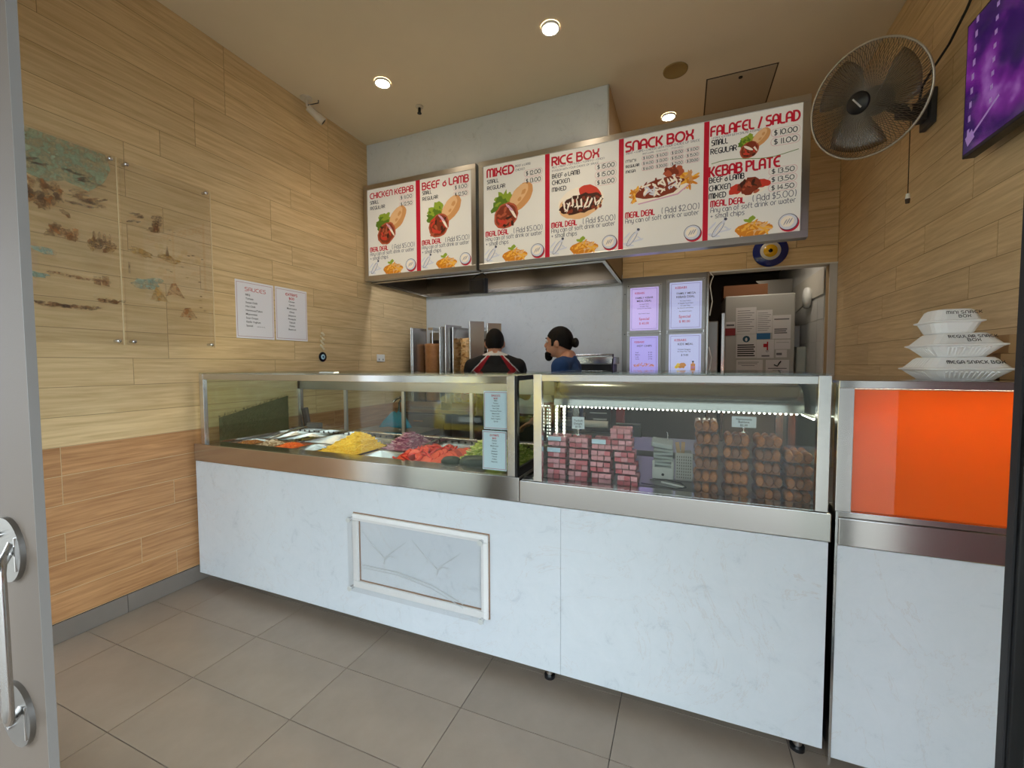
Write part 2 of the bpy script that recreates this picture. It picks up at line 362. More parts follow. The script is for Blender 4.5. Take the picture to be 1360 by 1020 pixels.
# ================================================================== THE SETTING
LX, RX, BY, CZ = -2.91, 1.205, 4.37, 3.56
FY = 0.30                                   # shop-front line
PL = {}
def plank(axis, ln, h, th, name, m, parent, c):
    """one tile, centre c; axis 'y' lies along Y (side walls), 'x' along X (back wall), 'f' flat on the floor (ln x h)"""
    key = (axis, round(ln, 3), round(h, 3), m.name)
    if key not in PL:
        e = .0016; b = .0025; mb = MB()
        if axis == 'y': d = (th/2, ln/2-e, h/2-e)
        elif axis == 'x': d = (ln/2-e, th/2, h/2-e)
        else: d = (ln/2-e, h/2-e, th/2)
        mb.box(-d[0], d[0], -d[1], d[1], -d[2], d[2])
        me = bpy.data.meshes.new(name); me.from_pydata(mb.v, [], mb.f); me.materials.append(m); me.update(); PL[key] = me
    o = bpy.data.objects.new(name, PL[key]); COL.objects.link(o); o.parent = parent; o.location = Vector(c)-wloc(parent)
    return o
def plank_rows(axis, fixed, a0, a1, rows, ln, m, parent, skip=None, name='plank'):
    rnd = random.Random(int(abs(fixed)*100)+len(rows))
    for i, (z0, z1) in enumerate(rows):
        a = a0-rnd.choice((.12, .32, .52, .7))*ln/.9
        while a < a1-.01:
            s, e = max(a, a0), min(a+ln, a1)
            if e-s > .02:
                c = (fixed, (s+e)/2, (z0+z1)/2) if axis == 'y' else ((s+e)/2, fixed, (z0+z1)/2)
                plank(axis, e-s, z1-z0, .012, name, m, parent, c)
            a += ln
ROW_LO = [(.105+i*.148, .105+(i+1)*.148) for i in range(6)]
ROW_UP = [(.993+i*.151, .993+(i+1)*.151) for i in range(17)]
# floor
fl = struct(MB().box(-3.1, 1.4, FY-.3, 6.6, -.12, -.006).build('floor', GROUT_F))
for i in range(-5, 4):
    for j in range(-5, 4):
        x0 = -.2225+i*.6; y0 = 1.4445+j*.3035
        s, e = max(x0, LX+.002), min(x0+.6, RX-.002); t0, t1 = max(y0, FY-.25), y0+.3035
        if e-s > .03 and t1-t0 > .03: plank('f', e-s, t1-t0, .008, 'tile', TILE, fl, ((s+e)/2, (t0+t1)/2, -.004))
plank('f', 4.1, 4.15, .008, 'work_floor', mat('work_floor', (96, 88, 80), .5, var=.1), fl, (-.8525, 2.659+2.075, -.004))
# left wall
wl = struct(MB().box(LX-.12, LX-.0012, FY-.1, BY+.1, 0, CZ+.05).build('wall_left', GROUT))
MB().box(LX-.0015, LX-.0008, FY, BY, .993, CZ).build('grout_bed', GROUT_U, wl)
plank_rows('y', LX-.006, FY, BY, ROW_LO, .9, WOOD_LO, wl)
plank_rows('y', LX-.006, FY, BY, ROW_UP, .9, WOOD_UP, wl)
bb = struct(MB().box(LX-.002, LX+.004, FY, 3.4, 0.0, .104).build('baseboard_left', GROUT_F))
for k in range(6): plank('y', .6, .103, .008, 'skirting_tile', SKIRT, bb, (LX+.006, 1.32-.9+k*.6-.0, .0525))
# right wall
wr = struct(MB().box(RX+.0010, RX+.12, 1.30, BY+.1, 0, CZ+.05).build('wall_right', GROUT_U))
plank_rows('y', RX+.006, 1.30, BY, [(.03+i*.151, .03+(i+1)*.151) for i in range(23)]+[(3.503, 3.56)], .9, WOOD_UP, wr)
# back wall: stone behind the grills, oak tile above the doorway
wb = struct(MB().box(LX-.1, .22, BY+.014, BY+.12, 0, CZ).box(.22, 1.155, BY+.014, BY+.12, 2.262, CZ).box(1.155, RX+.1, BY+.014, BY+.12, 0, CZ).build('wall_back', GROUT_U))
MB().box(LX+.002, -.576, BY, BY+.014, .9, 2.30).build('stone_panel', STONE, wb)
plank_rows('x', BY+.006, -.576, RX, [(2.262, 2.41)]+[(2.41+i*.151, 2.41+(i+1)*.151) for i in range(7)]+[(3.467, 3.56)], .9, WOOD_UP, wb)
MB().box(1.150, RX-.001, BY-.002, BY+.0145, 0, 2.25).build('door_jamb', mat('white_wall_tile', (206, 204, 200), .35, var=.05), wb)
MB().box(.215, RX, BY-.006, BY+.12, 2.250, 2.262).build('edge_strip', WHITEP, wb)
# ceiling with its set-in hatch
ce = struct(MB().box(LX-.1, RX+.1, FY-.1, BY+.12, CZ, CZ+.08).build('ceiling', CEIL))
MB().box(.135, .61, 3.60, 4.10, CZ-.0015, CZ+.001).build('hatch_shadow_gap', mat('hatch_gap', (70, 60, 48), .8), ce)
MB().box(.145, .60, 3.61, 4.09, CZ-.006, CZ-.001).build('access_hatch', mat('hatch_paint', (186, 170, 144), .7), ce, .002)
MB().cyl((.372, 3.66, CZ-.012), (.372, 3.66, CZ-.006), .014).build('hatch_lock', BLACKM, ce)
# bulkhead over the hood
bk = struct(MB().box(LX+.001, -.566, 3.375, BY, 2.62, CZ-.001).build('wall_bulkhead', STONE))
MB().box(-.5665, -.556, 3.377, BY-.001, 2.63, CZ-.002).build('side_board', mat('bulkhead_side', (196, 170, 128), .5), bk)
MB().box(LX+.002, -.558, 3.366, 3.375, 2.64, CZ-.004).build('stone_facing', STONE, bk)
MB().box(-.566, -.555, 3.363, 3.376, 2.64, CZ-.004).build('corner_trim', ALU, bk)
# passage behind the doorway
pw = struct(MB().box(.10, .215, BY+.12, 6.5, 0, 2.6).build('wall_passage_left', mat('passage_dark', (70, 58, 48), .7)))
p2 = struct(MB().box(1.156, 1.27, BY+.121, 6.5, 0, 2.6).build('wall_passage_right', mat('white_wall_tile', (206, 204, 200), .35, var=.05)))
for k in range(6):
    for j in range(12):
        if (k+j) % 1 == 0 and j < 10: plank('y', .198, .199, .008, 'wall_tile', MATS['white_wall_tile'], p2, (1.153, 4.6+k*.2, .1+j*.2))
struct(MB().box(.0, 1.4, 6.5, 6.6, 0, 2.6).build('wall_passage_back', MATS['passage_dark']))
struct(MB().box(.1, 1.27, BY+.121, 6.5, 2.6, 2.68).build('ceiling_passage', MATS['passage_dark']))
# shop front: header over the doorway, ground; awning, facade and maroon wall added to shape the light
struct(MB().box(LX-.1, RX+.1, FY-.08, FY, 2.55, CZ+.05).build('wall_front_header', WHITEP))
struct(MB().box(RX, RX+.1, FY, 1.30, 2.5, CZ+.05).build('wall_side_header', WHITEP))
struct(MB().box(-6, 2.2, -2.0, FY-.09, 2.75, 2.9).build('ceiling_light_block', mat('light_block_grey', (84, 80, 76), .8)))  # added roof out of view, holds daylight off the front and ceiling
struct(MB().box(-14, 14, -16, FY-.3, -.16, -.02).build('ground_outside', mat('paving', (128, 122, 114), .8, var=.15, vscale=3)))
struct(MB().box(-14, 9, -12.2, -12, -.02, 7).build('wall_light_block', mat('wall_block_grey', (120, 118, 114), .8, var=.1, vscale=1)))  # added block across the street, cuts the low daylight on the counter
struct(MB().box(RX, RX+.1, FY-.1, 1.30, -.005, 2.5).build('wall_added_maroon', mat('reflected_maroon', (92, 26, 32), .6)))  # added side wall out of view, gives the steel its maroon reflection

# ================================================================== DOORS
d1 = struct(MB().box(-1.47, -1.200, .404, .418, .01, 2.7).box(-2.35, -2.20, .404, .418, .01, 2.7).box(-2.20, -1.47, .404, .418, 2.5, 2.7).box(-2.20, -1.47, .404, .418, .01, .25).build('door_1', mat('grey_door_paint', (100, 88, 76), .7, bump=.05, bscale=300)))
MB().box(-1.2005, -1.199, .403, .4185, .01, 2.7).build('edge_strip', mat('door_edge', (120, 116, 110), .6), d1)
MB().box(-2.2, -1.47, .408, .414, .25, 2.5).build('pane', GLASS, d1)
ZU, ZL = 1.015, .655
for z in (ZU, ZL):
    MB().cyl((-1.315, .395, z), (-1.315, .404, z), .068, n=32).build('handle_rose', STEEL_D, d1)
    MB().box(-1.262, -1.258, .391, .404, z-.035, z+.035).build('rose_edge', CHROME, d1)
    for dz in (-.03, .03): MB().cyl((-1.335, .390, z+dz), (-1.335, .396, z+dz), .006, n=10).build('screw', CHROME, d1)
pts = [(-1.302, .404, 1.032), (-1.27, .385, 1.018), (-1.25, .370, 1.006), (-1.241, .365, .99), (-1.24, .365, .96), (-1.24, .365, .72), (-1.241, .365, .695), (-1.25, .370, .682), (-1.275, .385, .676), (-1.302, .404, .672)]
MB().tube(pts, .0085, 10).build('handle_bar', STEEL_V, d1)
d2 = struct(MB().box(.640, .675, 1.165, 1.205, .01, 2.3).build('door_2', BLACKM, bevel=.003))
MB().box(.652, .663, .40, 1.166, .10, 2.2).build('pane', GLASS, d2)
MB().box(.642, .673, .40, 1.165, .01, .10).build('bottom_rail', BLACKM, d2)
MB().box(.642, .673, .40, 1.165, 2.2, 2.3).build('top_rail', BLACKM, d2)
MB().box(.636, .640, 1.175, 1.195, .01, 2.3).build('brush_seal', mat('rubber', (34, 34, 36), .7), d2)

# ================================================================== CEILING FIXTURES
def downlight(x, y, label):
    t = thing('downlight', (x, y, CZ-.02), label, 'ceiling light', 'recessed downlights')
    MB().lathe([(.060, .019), (.062, .006), (.052, .004), (.050, .012)], (x, y, CZ-.02)).build('trim_ring', WHITE, t)
    MB().cyl((x, y, CZ-.012), (x, y, CZ-.008), .051, n=28).build('lens', mat('lamp_lens', (255, 232, 200), .5, emit=26), t)
    ld = bpy.data.lights.new('downlight_lamp', 'SPOT'); ld.energy = SPOT_W; ld.color = (1, .84, .64); ld.spot_size = math.radians(120); ld.spot_blend = .8; ld.shadow_soft_size = .05
    lo = bpy.data.objects.new('lamp', ld); COL.objects.link(lo); lo.parent = t; lo.location = (0, 0, -.01)
downlight(-.816, 2.673, 'glowing downlight nearest the middle of the ceiling, above the rice box menu')
downlight(-2.153, 2.683, 'glowing downlight near the left wall, beside the security camera')
downlight(-.145, 3.991, 'glowing downlight behind the menu board, beside the ceiling hatch')
def sprinkler(x, y, label):
    t = thing('sprinkler', (x, y, CZ-.06), label, 'sprinkler', 'fire sprinklers')
    MB().lathe([(.0, 0), (.032, -.002), (.03, -.012), (.0, -.014)], (x, y, CZ)).build('rose', mat('cream_metal', (205, 192, 168), .5), t)
    MB().cyl((x, y, CZ-.012), (x, y, CZ-.045), .009, .006).box(x-.012, x-.009, y-.003, y+.003, CZ-.056, CZ-.014).box(x+.009, x+.012, y-.003, y+.003, CZ-.056, CZ-.014).build('body', BLACKM, t)
    MB().cyl((x, y, CZ-.060), (x, y, CZ-.056), .018, n=12).build('deflector', BLACKM, t)
sprinkler(-2.067, 3.042, 'small sprinkler head in ceiling in front of the white bulkhead')
sprinkler(.745, 4.223, 'small sprinkler head in ceiling between the hatch and the fan')
o = MB().lathe([(0, -.004), (.075, -.004), (.084, -.010), (.086, -.004), (.086, 0)], (-.081, 3.402, CZ), n=32).build('ceiling_speaker', mat('tan_grille', (150, 124, 72), .6))
tag(o, 'round tan disc speaker set flush in ceiling', 'speaker')
t = thing('security_camera', (-2.84, 2.60, CZ-.17), 'white bullet security camera hanging where left wall meets ceiling', 'camera')
cw = mat('camera_white', (214, 204, 186), .5)
MB().cyl((-2.845, 2.60, CZ-.014), (-2.845, 2.60, CZ), .045, n=24).build('mount_base', cw, t)
MB().tube([(-2.845, 2.60, CZ-.014), (-2.842, 2.605, CZ-.06), (-2.83, 2.62, CZ-.085)], .012).build('bracket', cw, t)
a = Vector((-2.835, 2.605, CZ-.075)); b = Vector((-2.775, 2.69, CZ-.15)); d = (b-a).normalized()
bd = MB().cyl(a, b, .027, .030, n=20).build('body', cw, t)
MB().cyl(b-d*.05, b+d*.012, .0335, n=20).build('sun_hood', cw, t)
MB().cyl(b+d*.0122, b+d*.014, .022, n=20).build('lens', BLACK, t)
MB().tube([(-2.83, 2.60, CZ-.06), (-2.79, 2.62, CZ-.05), (-2.77, 2.65, CZ-.03), (-2.78, 2.66, CZ-.002)], .004, 6).build('cable', DARKGREY, t)

# ================================================================== RANGE HOOD
t = thing('range_hood', (-1.74, 3.87, 2.215), 'long stainless steel range hood over the kebab grills', 'range hood')
hs = steel('hood_steel', (120, 110, 96), .35)
x0, x1, y0, y1, z0, z1 = LX+.012, -.578, 3.385, BY-.004, 2.222, 2.618
MB().box(x0, x1, y0, y0+.012, z0, z1).box(x0, x1, y1-.012, y1, z0, z1).box(x0, x0+.012, y0+.012, y1-.012, z0, z1).box(x1-.012, x1, y0+.012, y1-.012, z0, z1).box(x0+.012, x1-.012, y0+.012, y1-.012, z1-.012, z1).build('canopy', hs, t)
MB().box(x0, x1, y0-.006, y0+.03, z0-.006, z0+.012).box(x0, x1, y1-.05, y1, z0-.008, z0+.03).box(x0, x0+.03, y0+.03, y1-.05, z0-.006, z0+.012).box(x1-.03, x1, y0+.03, y1-.05, z0-.006, z0+.012).build('drip_rim', STEEL, t)
for k in range(5):
    xa = x0+.03+k*.455
    MB().obox((xa+.22, 3.98, 2.555), (1, 0, 0), (0, .99, .10), (0, -.10, .99), .215, .30, .012).build('filter', STEEL_D, t)
MB().obox((-.605, 3.50, 2.27), (.0, .55, -.6), (1, 0, 0), (0, .6, .55), .06, .012, .012).build('corner_bracket', CHROME, t)
t = thing('flood_lamp', (-1.70, 3.385, 2.03), 'black square flood lamp hanging on a bent wire below the menu boards', 'lamp')
MB().obox((-1.70, 3.385, 2.105), (1, -.1, -.06), (.1, 1, .1), (.06, -.1, 1), .082, .03, .066).build('housing', BLACK, t, .004)
MB().obox((-1.70, 3.352, 2.10), (1, -.1, -.06), (.1, 1, .1), (.06, -.1, 1), .066, .004, .05).build('lens', mat('dark_lens', (30, 30, 34), .15), t)
MB().tube([(-1.76, 3.385, 2.17), (-1.72, 3.385, 2.20), (-1.66, 3.385, 2.215), (-1.63, 3.385, 2.19)], .006, 6).build('hook', BLACKM, t)

# ================================================================== MENU LIGHT BOXES
MY = 3.30
UX, UZ = Vector((1, 0, 0)), Vector((0, 0, 1))
P_RED = printed('menu_red', (186, 24, 48)); P_BLK = printed('menu_black', (26, 26, 34)); P_BG = printed('menu_white', (226, 222, 212))
P_GRY = printed('menu_grey', (150, 150, 160)); P_DGR = printed('menu_dark_grey', (70, 70, 84)); P_PINK = printed('menu_pink', (200, 120, 130))
P_GRN = printed('menu_lettuce', (140, 160, 50)); P_DGN = printed('menu_leaf', (90, 120, 34)); P_TAN = printed('menu_bread', (206, 148, 92)); P_LTAN = printed('menu_bread_light', (222, 178, 128))
P_BRN = printed('menu_meat', (128, 54, 34)); P_DBR = printed('menu_dark_meat', (66, 36, 26)); P_ORG = printed('menu_meat_light', (176, 86, 58)); P_TOM = printed('menu_tomato', (196, 60, 44))
P_YEL = printed('menu_chip', (232, 172, 62)); P_GLD = printed('menu_chip_dark', (206, 128, 34)); P_CRM = printed('menu_cream', (236, 224, 204)); P_LIL = printed('menu_onion', (206, 160, 180)); P_GLINE = printed('menu_green', (40, 140, 96)); P_LG = printed('menu_light_grey', (206, 206, 212))
PALM = [P_GRN, P_DGN, P_TAN, P_LTAN, P_BRN, P_DBR, P_ORG, P_TOM, P_YEL, P_GLD, P_CRM, P_LIL, P_GRY, P_DGR, P_LG, P_RED]
GRN, DGN, TAN, LTAN, BRN, DBR, ORG, TOM, YEL, GLD, CRM, LIL, GRY, DGR, LG, RED = range(16)
class Pic:
    """layers of flat print on a menu face; coordinates u,v of the panel"""
    def __init__(s, x0, x1, z0, z1): s.x0, s.w, s.z0, s.h = x0, x1-x0, z0, z1-z0; s.mb = MB(); s.k = 0
    def poly(s, pts, mi):
        s.k += 1; s.mb.m(mi); y = MY-.0010-s.k*.00004
        P = [(s.x0+p[0]*s.w, y, s.z0+p[1]*s.w*0+p[1]*s.h) for p in pts]
        s.mb.face(P); return s
    def bl(s, u, v, ru, rv, mi, rot=0, jag=0, n=18, seed=0):
        # radii in units of the panel width so that rotation keeps shape
        pts = blob(n, ru, rv, jag, rot, (0, 0), seed); a = s.w/s.h
        return s.poly([(u+p[0], v+p[1]*a) for p in pts], mi)
def wrap(p, u, v, k, seed=1, filling=(BRN, ORG)):
    r = random.Random(seed)
    p.bl(u-.15*k, v+.09*k, .17*k, .15*k, GRN, .6, .28, 26, seed); p.bl(u-.2*k, v+.05*k, .14*k, .13*k, DGN, .3, .3, 22, seed+1)
    for i in range(7): p.bl(u-.24*k+.05*k*i*r.random()*1.4, v+.02*k+.13*k*r.random(), .05*k, .03*k, (GRN, DGN)[i % 2], r.random()*3, .4, 12, i)
    p.bl(u+.15*k, v+.11*k, .25*k, .15*k, TAN, .85, .03, 24, seed); p.bl(u+.12*k, v+.135*k, .2*k, .10*k, LTAN, .85, .05, 22, seed)
    p.bl(u+.2*k, v+.16*k, .05*k, .03*k, TAN, .85, .2, 12, seed); p.bl(u+.13*k, v+.09*k, .04*k, .025*k, TAN, .7, .2, 12, seed+2)
    p.bl(u-.1*k, v-.06*k, .22*k, .19*k, ORG, .7, .04, 26, seed); p.bl(u-.1*k, v-.06*k, .19*k, .165*k, filling[0], .7, .06, 26, seed)
    for i in range(16):
        p.bl(u-.11*k+(r.random()-.5)*.26*k, v-.07*k+(r.random()-.5)*.17*k, .05*k, .022*k, (filling[1], TOM, DBR, ORG)[i % 4], r.random()*3, .3, 10, i)
    p.bl(u+.01*k, v-.03*k, .022*k, .13*k, CRM, .55, .08, 14, seed); p.bl(u-.04*k, v+.02*k, .018*k, .09*k, LIL, .8, .08, 14, seed)
    p.bl(u-.16*k, v-.12*k, .08*k, .03*k, TOM, -.3, .1, 14, seed)
def chips(p, u, v, k=1, seed=2):
    r = random.Random(seed)
    p.bl(u, v-.03*k, .2*k, .09*k, GLD, 0, .08, 20, seed)
    for i in range(34):
        a = -.9+1.8*r.random(); uu = u+(r.random()-.5)*.30*k; vv = v-.05*k+r.random()*.08*k*(1-abs(uu-u)/.22)
        p.bl(uu, vv, .075*k, .013*k, (YEL, GLD, YEL, LTAN)[i % 4], a+(0 if i % 3 else 1.2), .05, 8, i)
    p.bl(u-.02*k, v+.055*k, .05*k, .03*k, GRN, .9, .3, 12, 3); p.bl(u-.06*k, v+.045*k, .04*k, .022*k, GRN, -.4, .3, 12, 4)
def bottle(p, u, v, k=1):
    for i, (du, dv, ru, rv, ro) in enumerate(((-.07, .03, .06, .012, .8), (.07, -.02, .09, .012, .2), (-.05, -.05, .07, .02, -.3), (.1, .0, .05, .01, -.7))): p.bl(u+du, v+dv, ru, rv, LG, ro, .2, 12, i)
    p.bl(u-.0, v+.0, .036, .115, DGR, -.62, 0, 18); p.bl(u-.0, v+.0, .031, .108, LG, -.62, 0, 18); p.bl(u+.012, v+.004, .008, .08, CRM, -.62, 0, 12)
    p.bl(u+.066, v+.062, .018, .04, LG, -.62, 0, 12); p.bl(u+.083, v+.078, .02, .018, DGR, -.62, 0, 10)
def cup(p, u, v, k=1):
    p.bl(u+.01, v-.012, .104, .1, RED, 0, 0, 28); p.bl(u, v, .103, .098, DGR, 0, 0, 28); p.bl(u-.002, v+.001, .095, .09, LG, 0, 0, 28)
    p.bl(u-.01, v+.005, .07, .065, CRM, .4, .05, 22)
    for i in range(3): p.bl(u-.03+.028*i, v+.004*i, .006, .04, GRY, -.5, .1, 8, i)
def pricebox(mb, box, s, x0, x1, za, zb, h):
    """rounded outline (thin loop) with the price in it"""
    r = (zb-za)*.45; pts = A_(x1-r, zb-r, r, r, 90, 0, 4)+A_(x1-r, za+r, r, r, 0, -90, 4)+A_(x0+r, za+r, r, r, 270, 180, 4)+A_(x0+r, zb-r, r, r, 180, 90, 4)
    t = .0011; k = len(pts); cx, cz = (x0+x1)/2, (za+zb)/2
    V = [(x, MY-.0013, z) for x, z in pts]+[(x-(x-cx)/abs(x1-x0)*2*t*1.4, MY-.0013, z-(z-cz)/abs(zb-za)*2*t*1.4) for x, z in pts]
    box.add(V, [(i, (i+1) % k, k+(i+1) % k, k+i) for i in range(k)], False)
    strokes(mb, s, (x0+(x1-x0)*.12, MY-.0014, za+(zb-za-h)/2), UX, UZ, h, (x1-x0)*.78, .15)
def menubox(x0, x1, panels, stripes, label):
    t = thing('menu_lightbox', ((x0+x1)/2, MY+.03, 2.225), label, 'menu board', 'menu light boxes over the counter')
    z0, z1 = 2.225, 3.135; fr = .046
    MB().box(x0, x1, MY+.012, 3.364, z0, z1).build('casing', ALU, t)
    fm = steel('sign_frame_%d' % len(panels), (198, 196, 192), .3)
    MB().box(x0, x1, MY-.006, MY+.012, z1-fr, z1).build('frame_rail', fm, t, .002)
    MB().box(x0, x1, MY-.006, MY+.012, z0, z0+fr).build('frame_rail', fm, t, .002)
    MB().box(x0, x0+fr, MY-.0055, MY+.012, z0+fr, z1-fr).build('frame_rail', fm, t, .002)
    MB().box(x1-fr, x1, MY-.0055, MY+.012, z0+fr, z1-fr).build('frame_rail', fm, t, .002)
    MB().box(x0+fr, x1-fr, MY, MY+.011, z0+fr, z1-fr).build('lit_face', P_BG, t)
    for a, b in stripes:
        MB().box(a, b, MY-.0016, MY+.001, z0+fr, z1-fr-.0).build('red_stripe', P_RED, t)
    for f in panels: f(t, z0+fr, z1-fr)
    return t
def L_(mb, s, pr, u0, u1, v, h, wt=.12):
    x0, x1, z0, z1 = pr
    strokes(mb, s, (x0+(x1-x0)*u0, MY-.0013, z0+(z1-z0)*v), UX, UZ, h*(z1-z0), (x1-x0)*(u1-u0), wt)
def common(pr, red, grey, pic, add='( Add $5.00)', chip=True):
    L_(red, 'MEAL DEAL', pr, .03, .41, .28, .048, .2)
    L_(grey, add, pr, .5, .955, .28, .05, .09)
    L_(grey, 'Any can of soft drink or water', pr, .03, .95, .232, .042, .1)
    if chip: L_(grey, '+ small chips', pr, .03, .41, .182, .042, .1); chips(pic, .51, .082)
    bottle(pic, .12, .085); cup(pic, .88, .08)
def make_panel(x0, x1, fn):
    def f(t, z0, z1):
        pr = (x0, x1, z0, z1); red, blk, grey, box = MB(), MB(), MB(), MB(); pic = Pic(*pr)
        fn(pr, red, blk, grey, box, pic)
        for q in (red.build('heading', P_RED, t), blk.build('item_lettering', P_BLK, t), grey.build('small_lettering', P_DGR, t), box.build('price_outline', P_PINK, t), pic.mb.build('food_picture', PALM, t)): q['kind'] = 'stuff'
    return f
def PB(blk, box, pr, s, u0, u1, v0, v1):
    x0, x1, z0, z1 = pr
    pricebox(blk, box, s, x0+(x1-x0)*u0, x0+(x1-x0)*u1, z0+(z1-z0)*v0, z0+(z1-z0)*v1, (z1-z0)*(v1-v0)*.6)
def p_chicken(pr, red, blk, grey, box, pic):
    L_(red, 'CHICKEN KEBAB', pr, .05, .95, .895, .06, .2); L_(blk, 'SMALL', pr, .05, .23, .83, .036, .17); L_(blk, 'REGULAR', pr, .05, .36, .765, .036, .17)
    PB(blk, box, pr, '$ 11.00', .66, .95, .815, .875); PB(blk, box, pr, '$ 12.50', .66, .95, .74, .80)
    wrap(pic, .48, .525, .92, 1, (BRN, ORG)); common(pr, red, grey, pic)
def p_beef(pr, red, blk, grey, box, pic):
    L_(red, 'BEEF & LAMB', pr, .05, .95, .885, .072, .2); L_(blk, 'SMALL', pr, .05, .23, .83, .036, .17); L_(blk, 'REGULAR', pr, .05, .36, .765, .036, .17)
    PB(blk, box, pr, '$ 11.00', .66, .95, .815, .875); PB(blk, box, pr, '$ 12.50', .66, .95, .74, .80)
    wrap(pic, .47, .525, .97, 5, (BRN, TOM)); common(pr, red, grey, pic)
def p_mixed(pr, red, blk, grey, box, pic):
    L_(red, 'MIXED', pr, .06, .5, .885, .078, .22); L_(grey, 'BEEF & LAMB', pr, .53, .77, .935, .02, .12); L_(grey, 'CHICKEN', pr, .53, .68, .895, .02, .12)
    L_(blk, 'SMALL', pr, .06, .25, .82, .036, .17); L_(blk, 'REGULAR', pr, .06, .36, .755, .036, .17)
    PB(blk, box, pr, '$ 12.00', .67, .96, .82, .885); PB(blk, box, pr, '$ 13.00', .67, .96, .745, .81)
    wrap(pic, .47, .525, .97, 9, (BRN, ORG)); common(pr, red, grey, pic)
def p_rice(pr, red, blk, grey, box, pic):
    L_(red, 'RICE BOX', pr, .04, .72, .88, .075, .22)
    L_(grey, 'RICE + MEAT + LETTUCE + TOMATO + ONION', pr, .04, .80, .852, .017, .12); L_(grey, 'IN A BOX WITH YOUR CHOICE OF SAUCE', pr, .04, .72, .820, .017, .12)
    for s, u, v in (('BEEF & LAMB', .45, .757), ('CHICKEN', .30, .695), ('MIXED', .25, .628)): L_(blk, s, pr, .04, u, v, .038, .17)
    for s, v in (('$ 15.00', .757), ('$ 15.00', .685), ('$ 16.00', .613)): PB(blk, box, pr, s, .67, .97, v, v+.062)
    pic.bl(.46, .493, .33, .215, CRM, .12, .03, 30); pic.bl(.46, .47, .31, .2, LTAN, .12, .04, 30); pic.bl(.40, .545, .2, .1, CRM, .3, .15, 24); pic.bl(.6, .56, .17, .11, TOM, -.5, .08, 20); pic.bl(.47, .475, .31, .135, DBR, .15, .1, 34, 3)
    r = random.Random(4)
    for i in range(26): pic.bl(.2+r.random()*.55, .40+r.random()*.14, .03, .02, BRN, r.random()*3, .3, 8, i)
    for i in range(9): pic.bl(.22+.065*i, .46+.04*r.random(), .014, .075, CRM, -.5+r.random()*.7, .35, 14, i)
    for i in range(10): pic.bl(.22+.5*r.random(), .42+.12*r.random(), .03, .01, CRM, r.random()*3, .3, 10, i)
    common(pr, red, grey, pic)
def p_snack(pr, red, blk, grey, box, pic):
    L_(red, 'SNACK BOX', pr, .03, .87, .88, .078, .22); L_(grey, 'MEAT + CHIPS + CHEESE WITH YOUR CHOICE OF SAUCE', pr, .03, .95, .852, .018, .12)
    cols = ((.24, .40), (.41, .575), (.60, .765), (.785, .95))
    for (a, b), s in zip(cols, ('BEEF & LAMB', 'CHICKEN', 'MIXED')): L_(grey, s, pr, a+.01, b-.01, .826, .012, .12)
    rows = (('MINI', .16, (.775, .812), ('11.00', '11.00', '12.00', '11.00')), ('REGULAR', .205, (.728, .765), ('14.00', '13.00', '15.00', '15.00')), ('MEGA', .155, (.681, .718), ('16.00', '20.00', '21.00', '20.00')))
    for s, u, (va, vb), ps in rows:
        L_(blk, s, pr, .03, u, va+.004, .022, .2)
        for (a, b), q in zip(cols, ps): PB(blk, box, pr, '$ '+q, a, b, va, vb)
    r = random.Random(8)
    for i in range(26): pic.bl(.12+.12*r.random(), .44+.08*r.random(), .07, .018, (YEL, GLD, TAN)[i % 3], r.random()*3, .1, 10, i)
    for i in range(26): pic.bl(.72+.17*r.random(), .50+.1*r.random(), .08, .018, (YEL, GLD, TAN)[i % 3], r.random()*3, .1, 10, i)
    for i in range(8): pic.bl(.52+.2*r.random(), .6+.04*r.random(), .07, .04, (BRN, ORG)[i % 2], r.random()*3, .2, 12, i)
    pic.poly([(.16, .45), (.2, .385), (.7, .425), (.84, .50), (.80, .515), (.5, .47)], CRM); pic.poly([(.19, .395), (.2, .385), (.7, .425), (.84, .50), (.83, .505), (.69, .437)], LIL)
    pic.bl(.47, .505, .29, .12, BRN, .17, .1, 30, 2)
    for i in range(46): pic.bl(.22+.5*r.random(), .455+.115*r.random(), .055, .014, (CRM, CRM, LG, BRN)[i % 4], r.random()*3, .3, 10, i)
    common(pr, red, grey, pic, '( Add $2.00)', False)
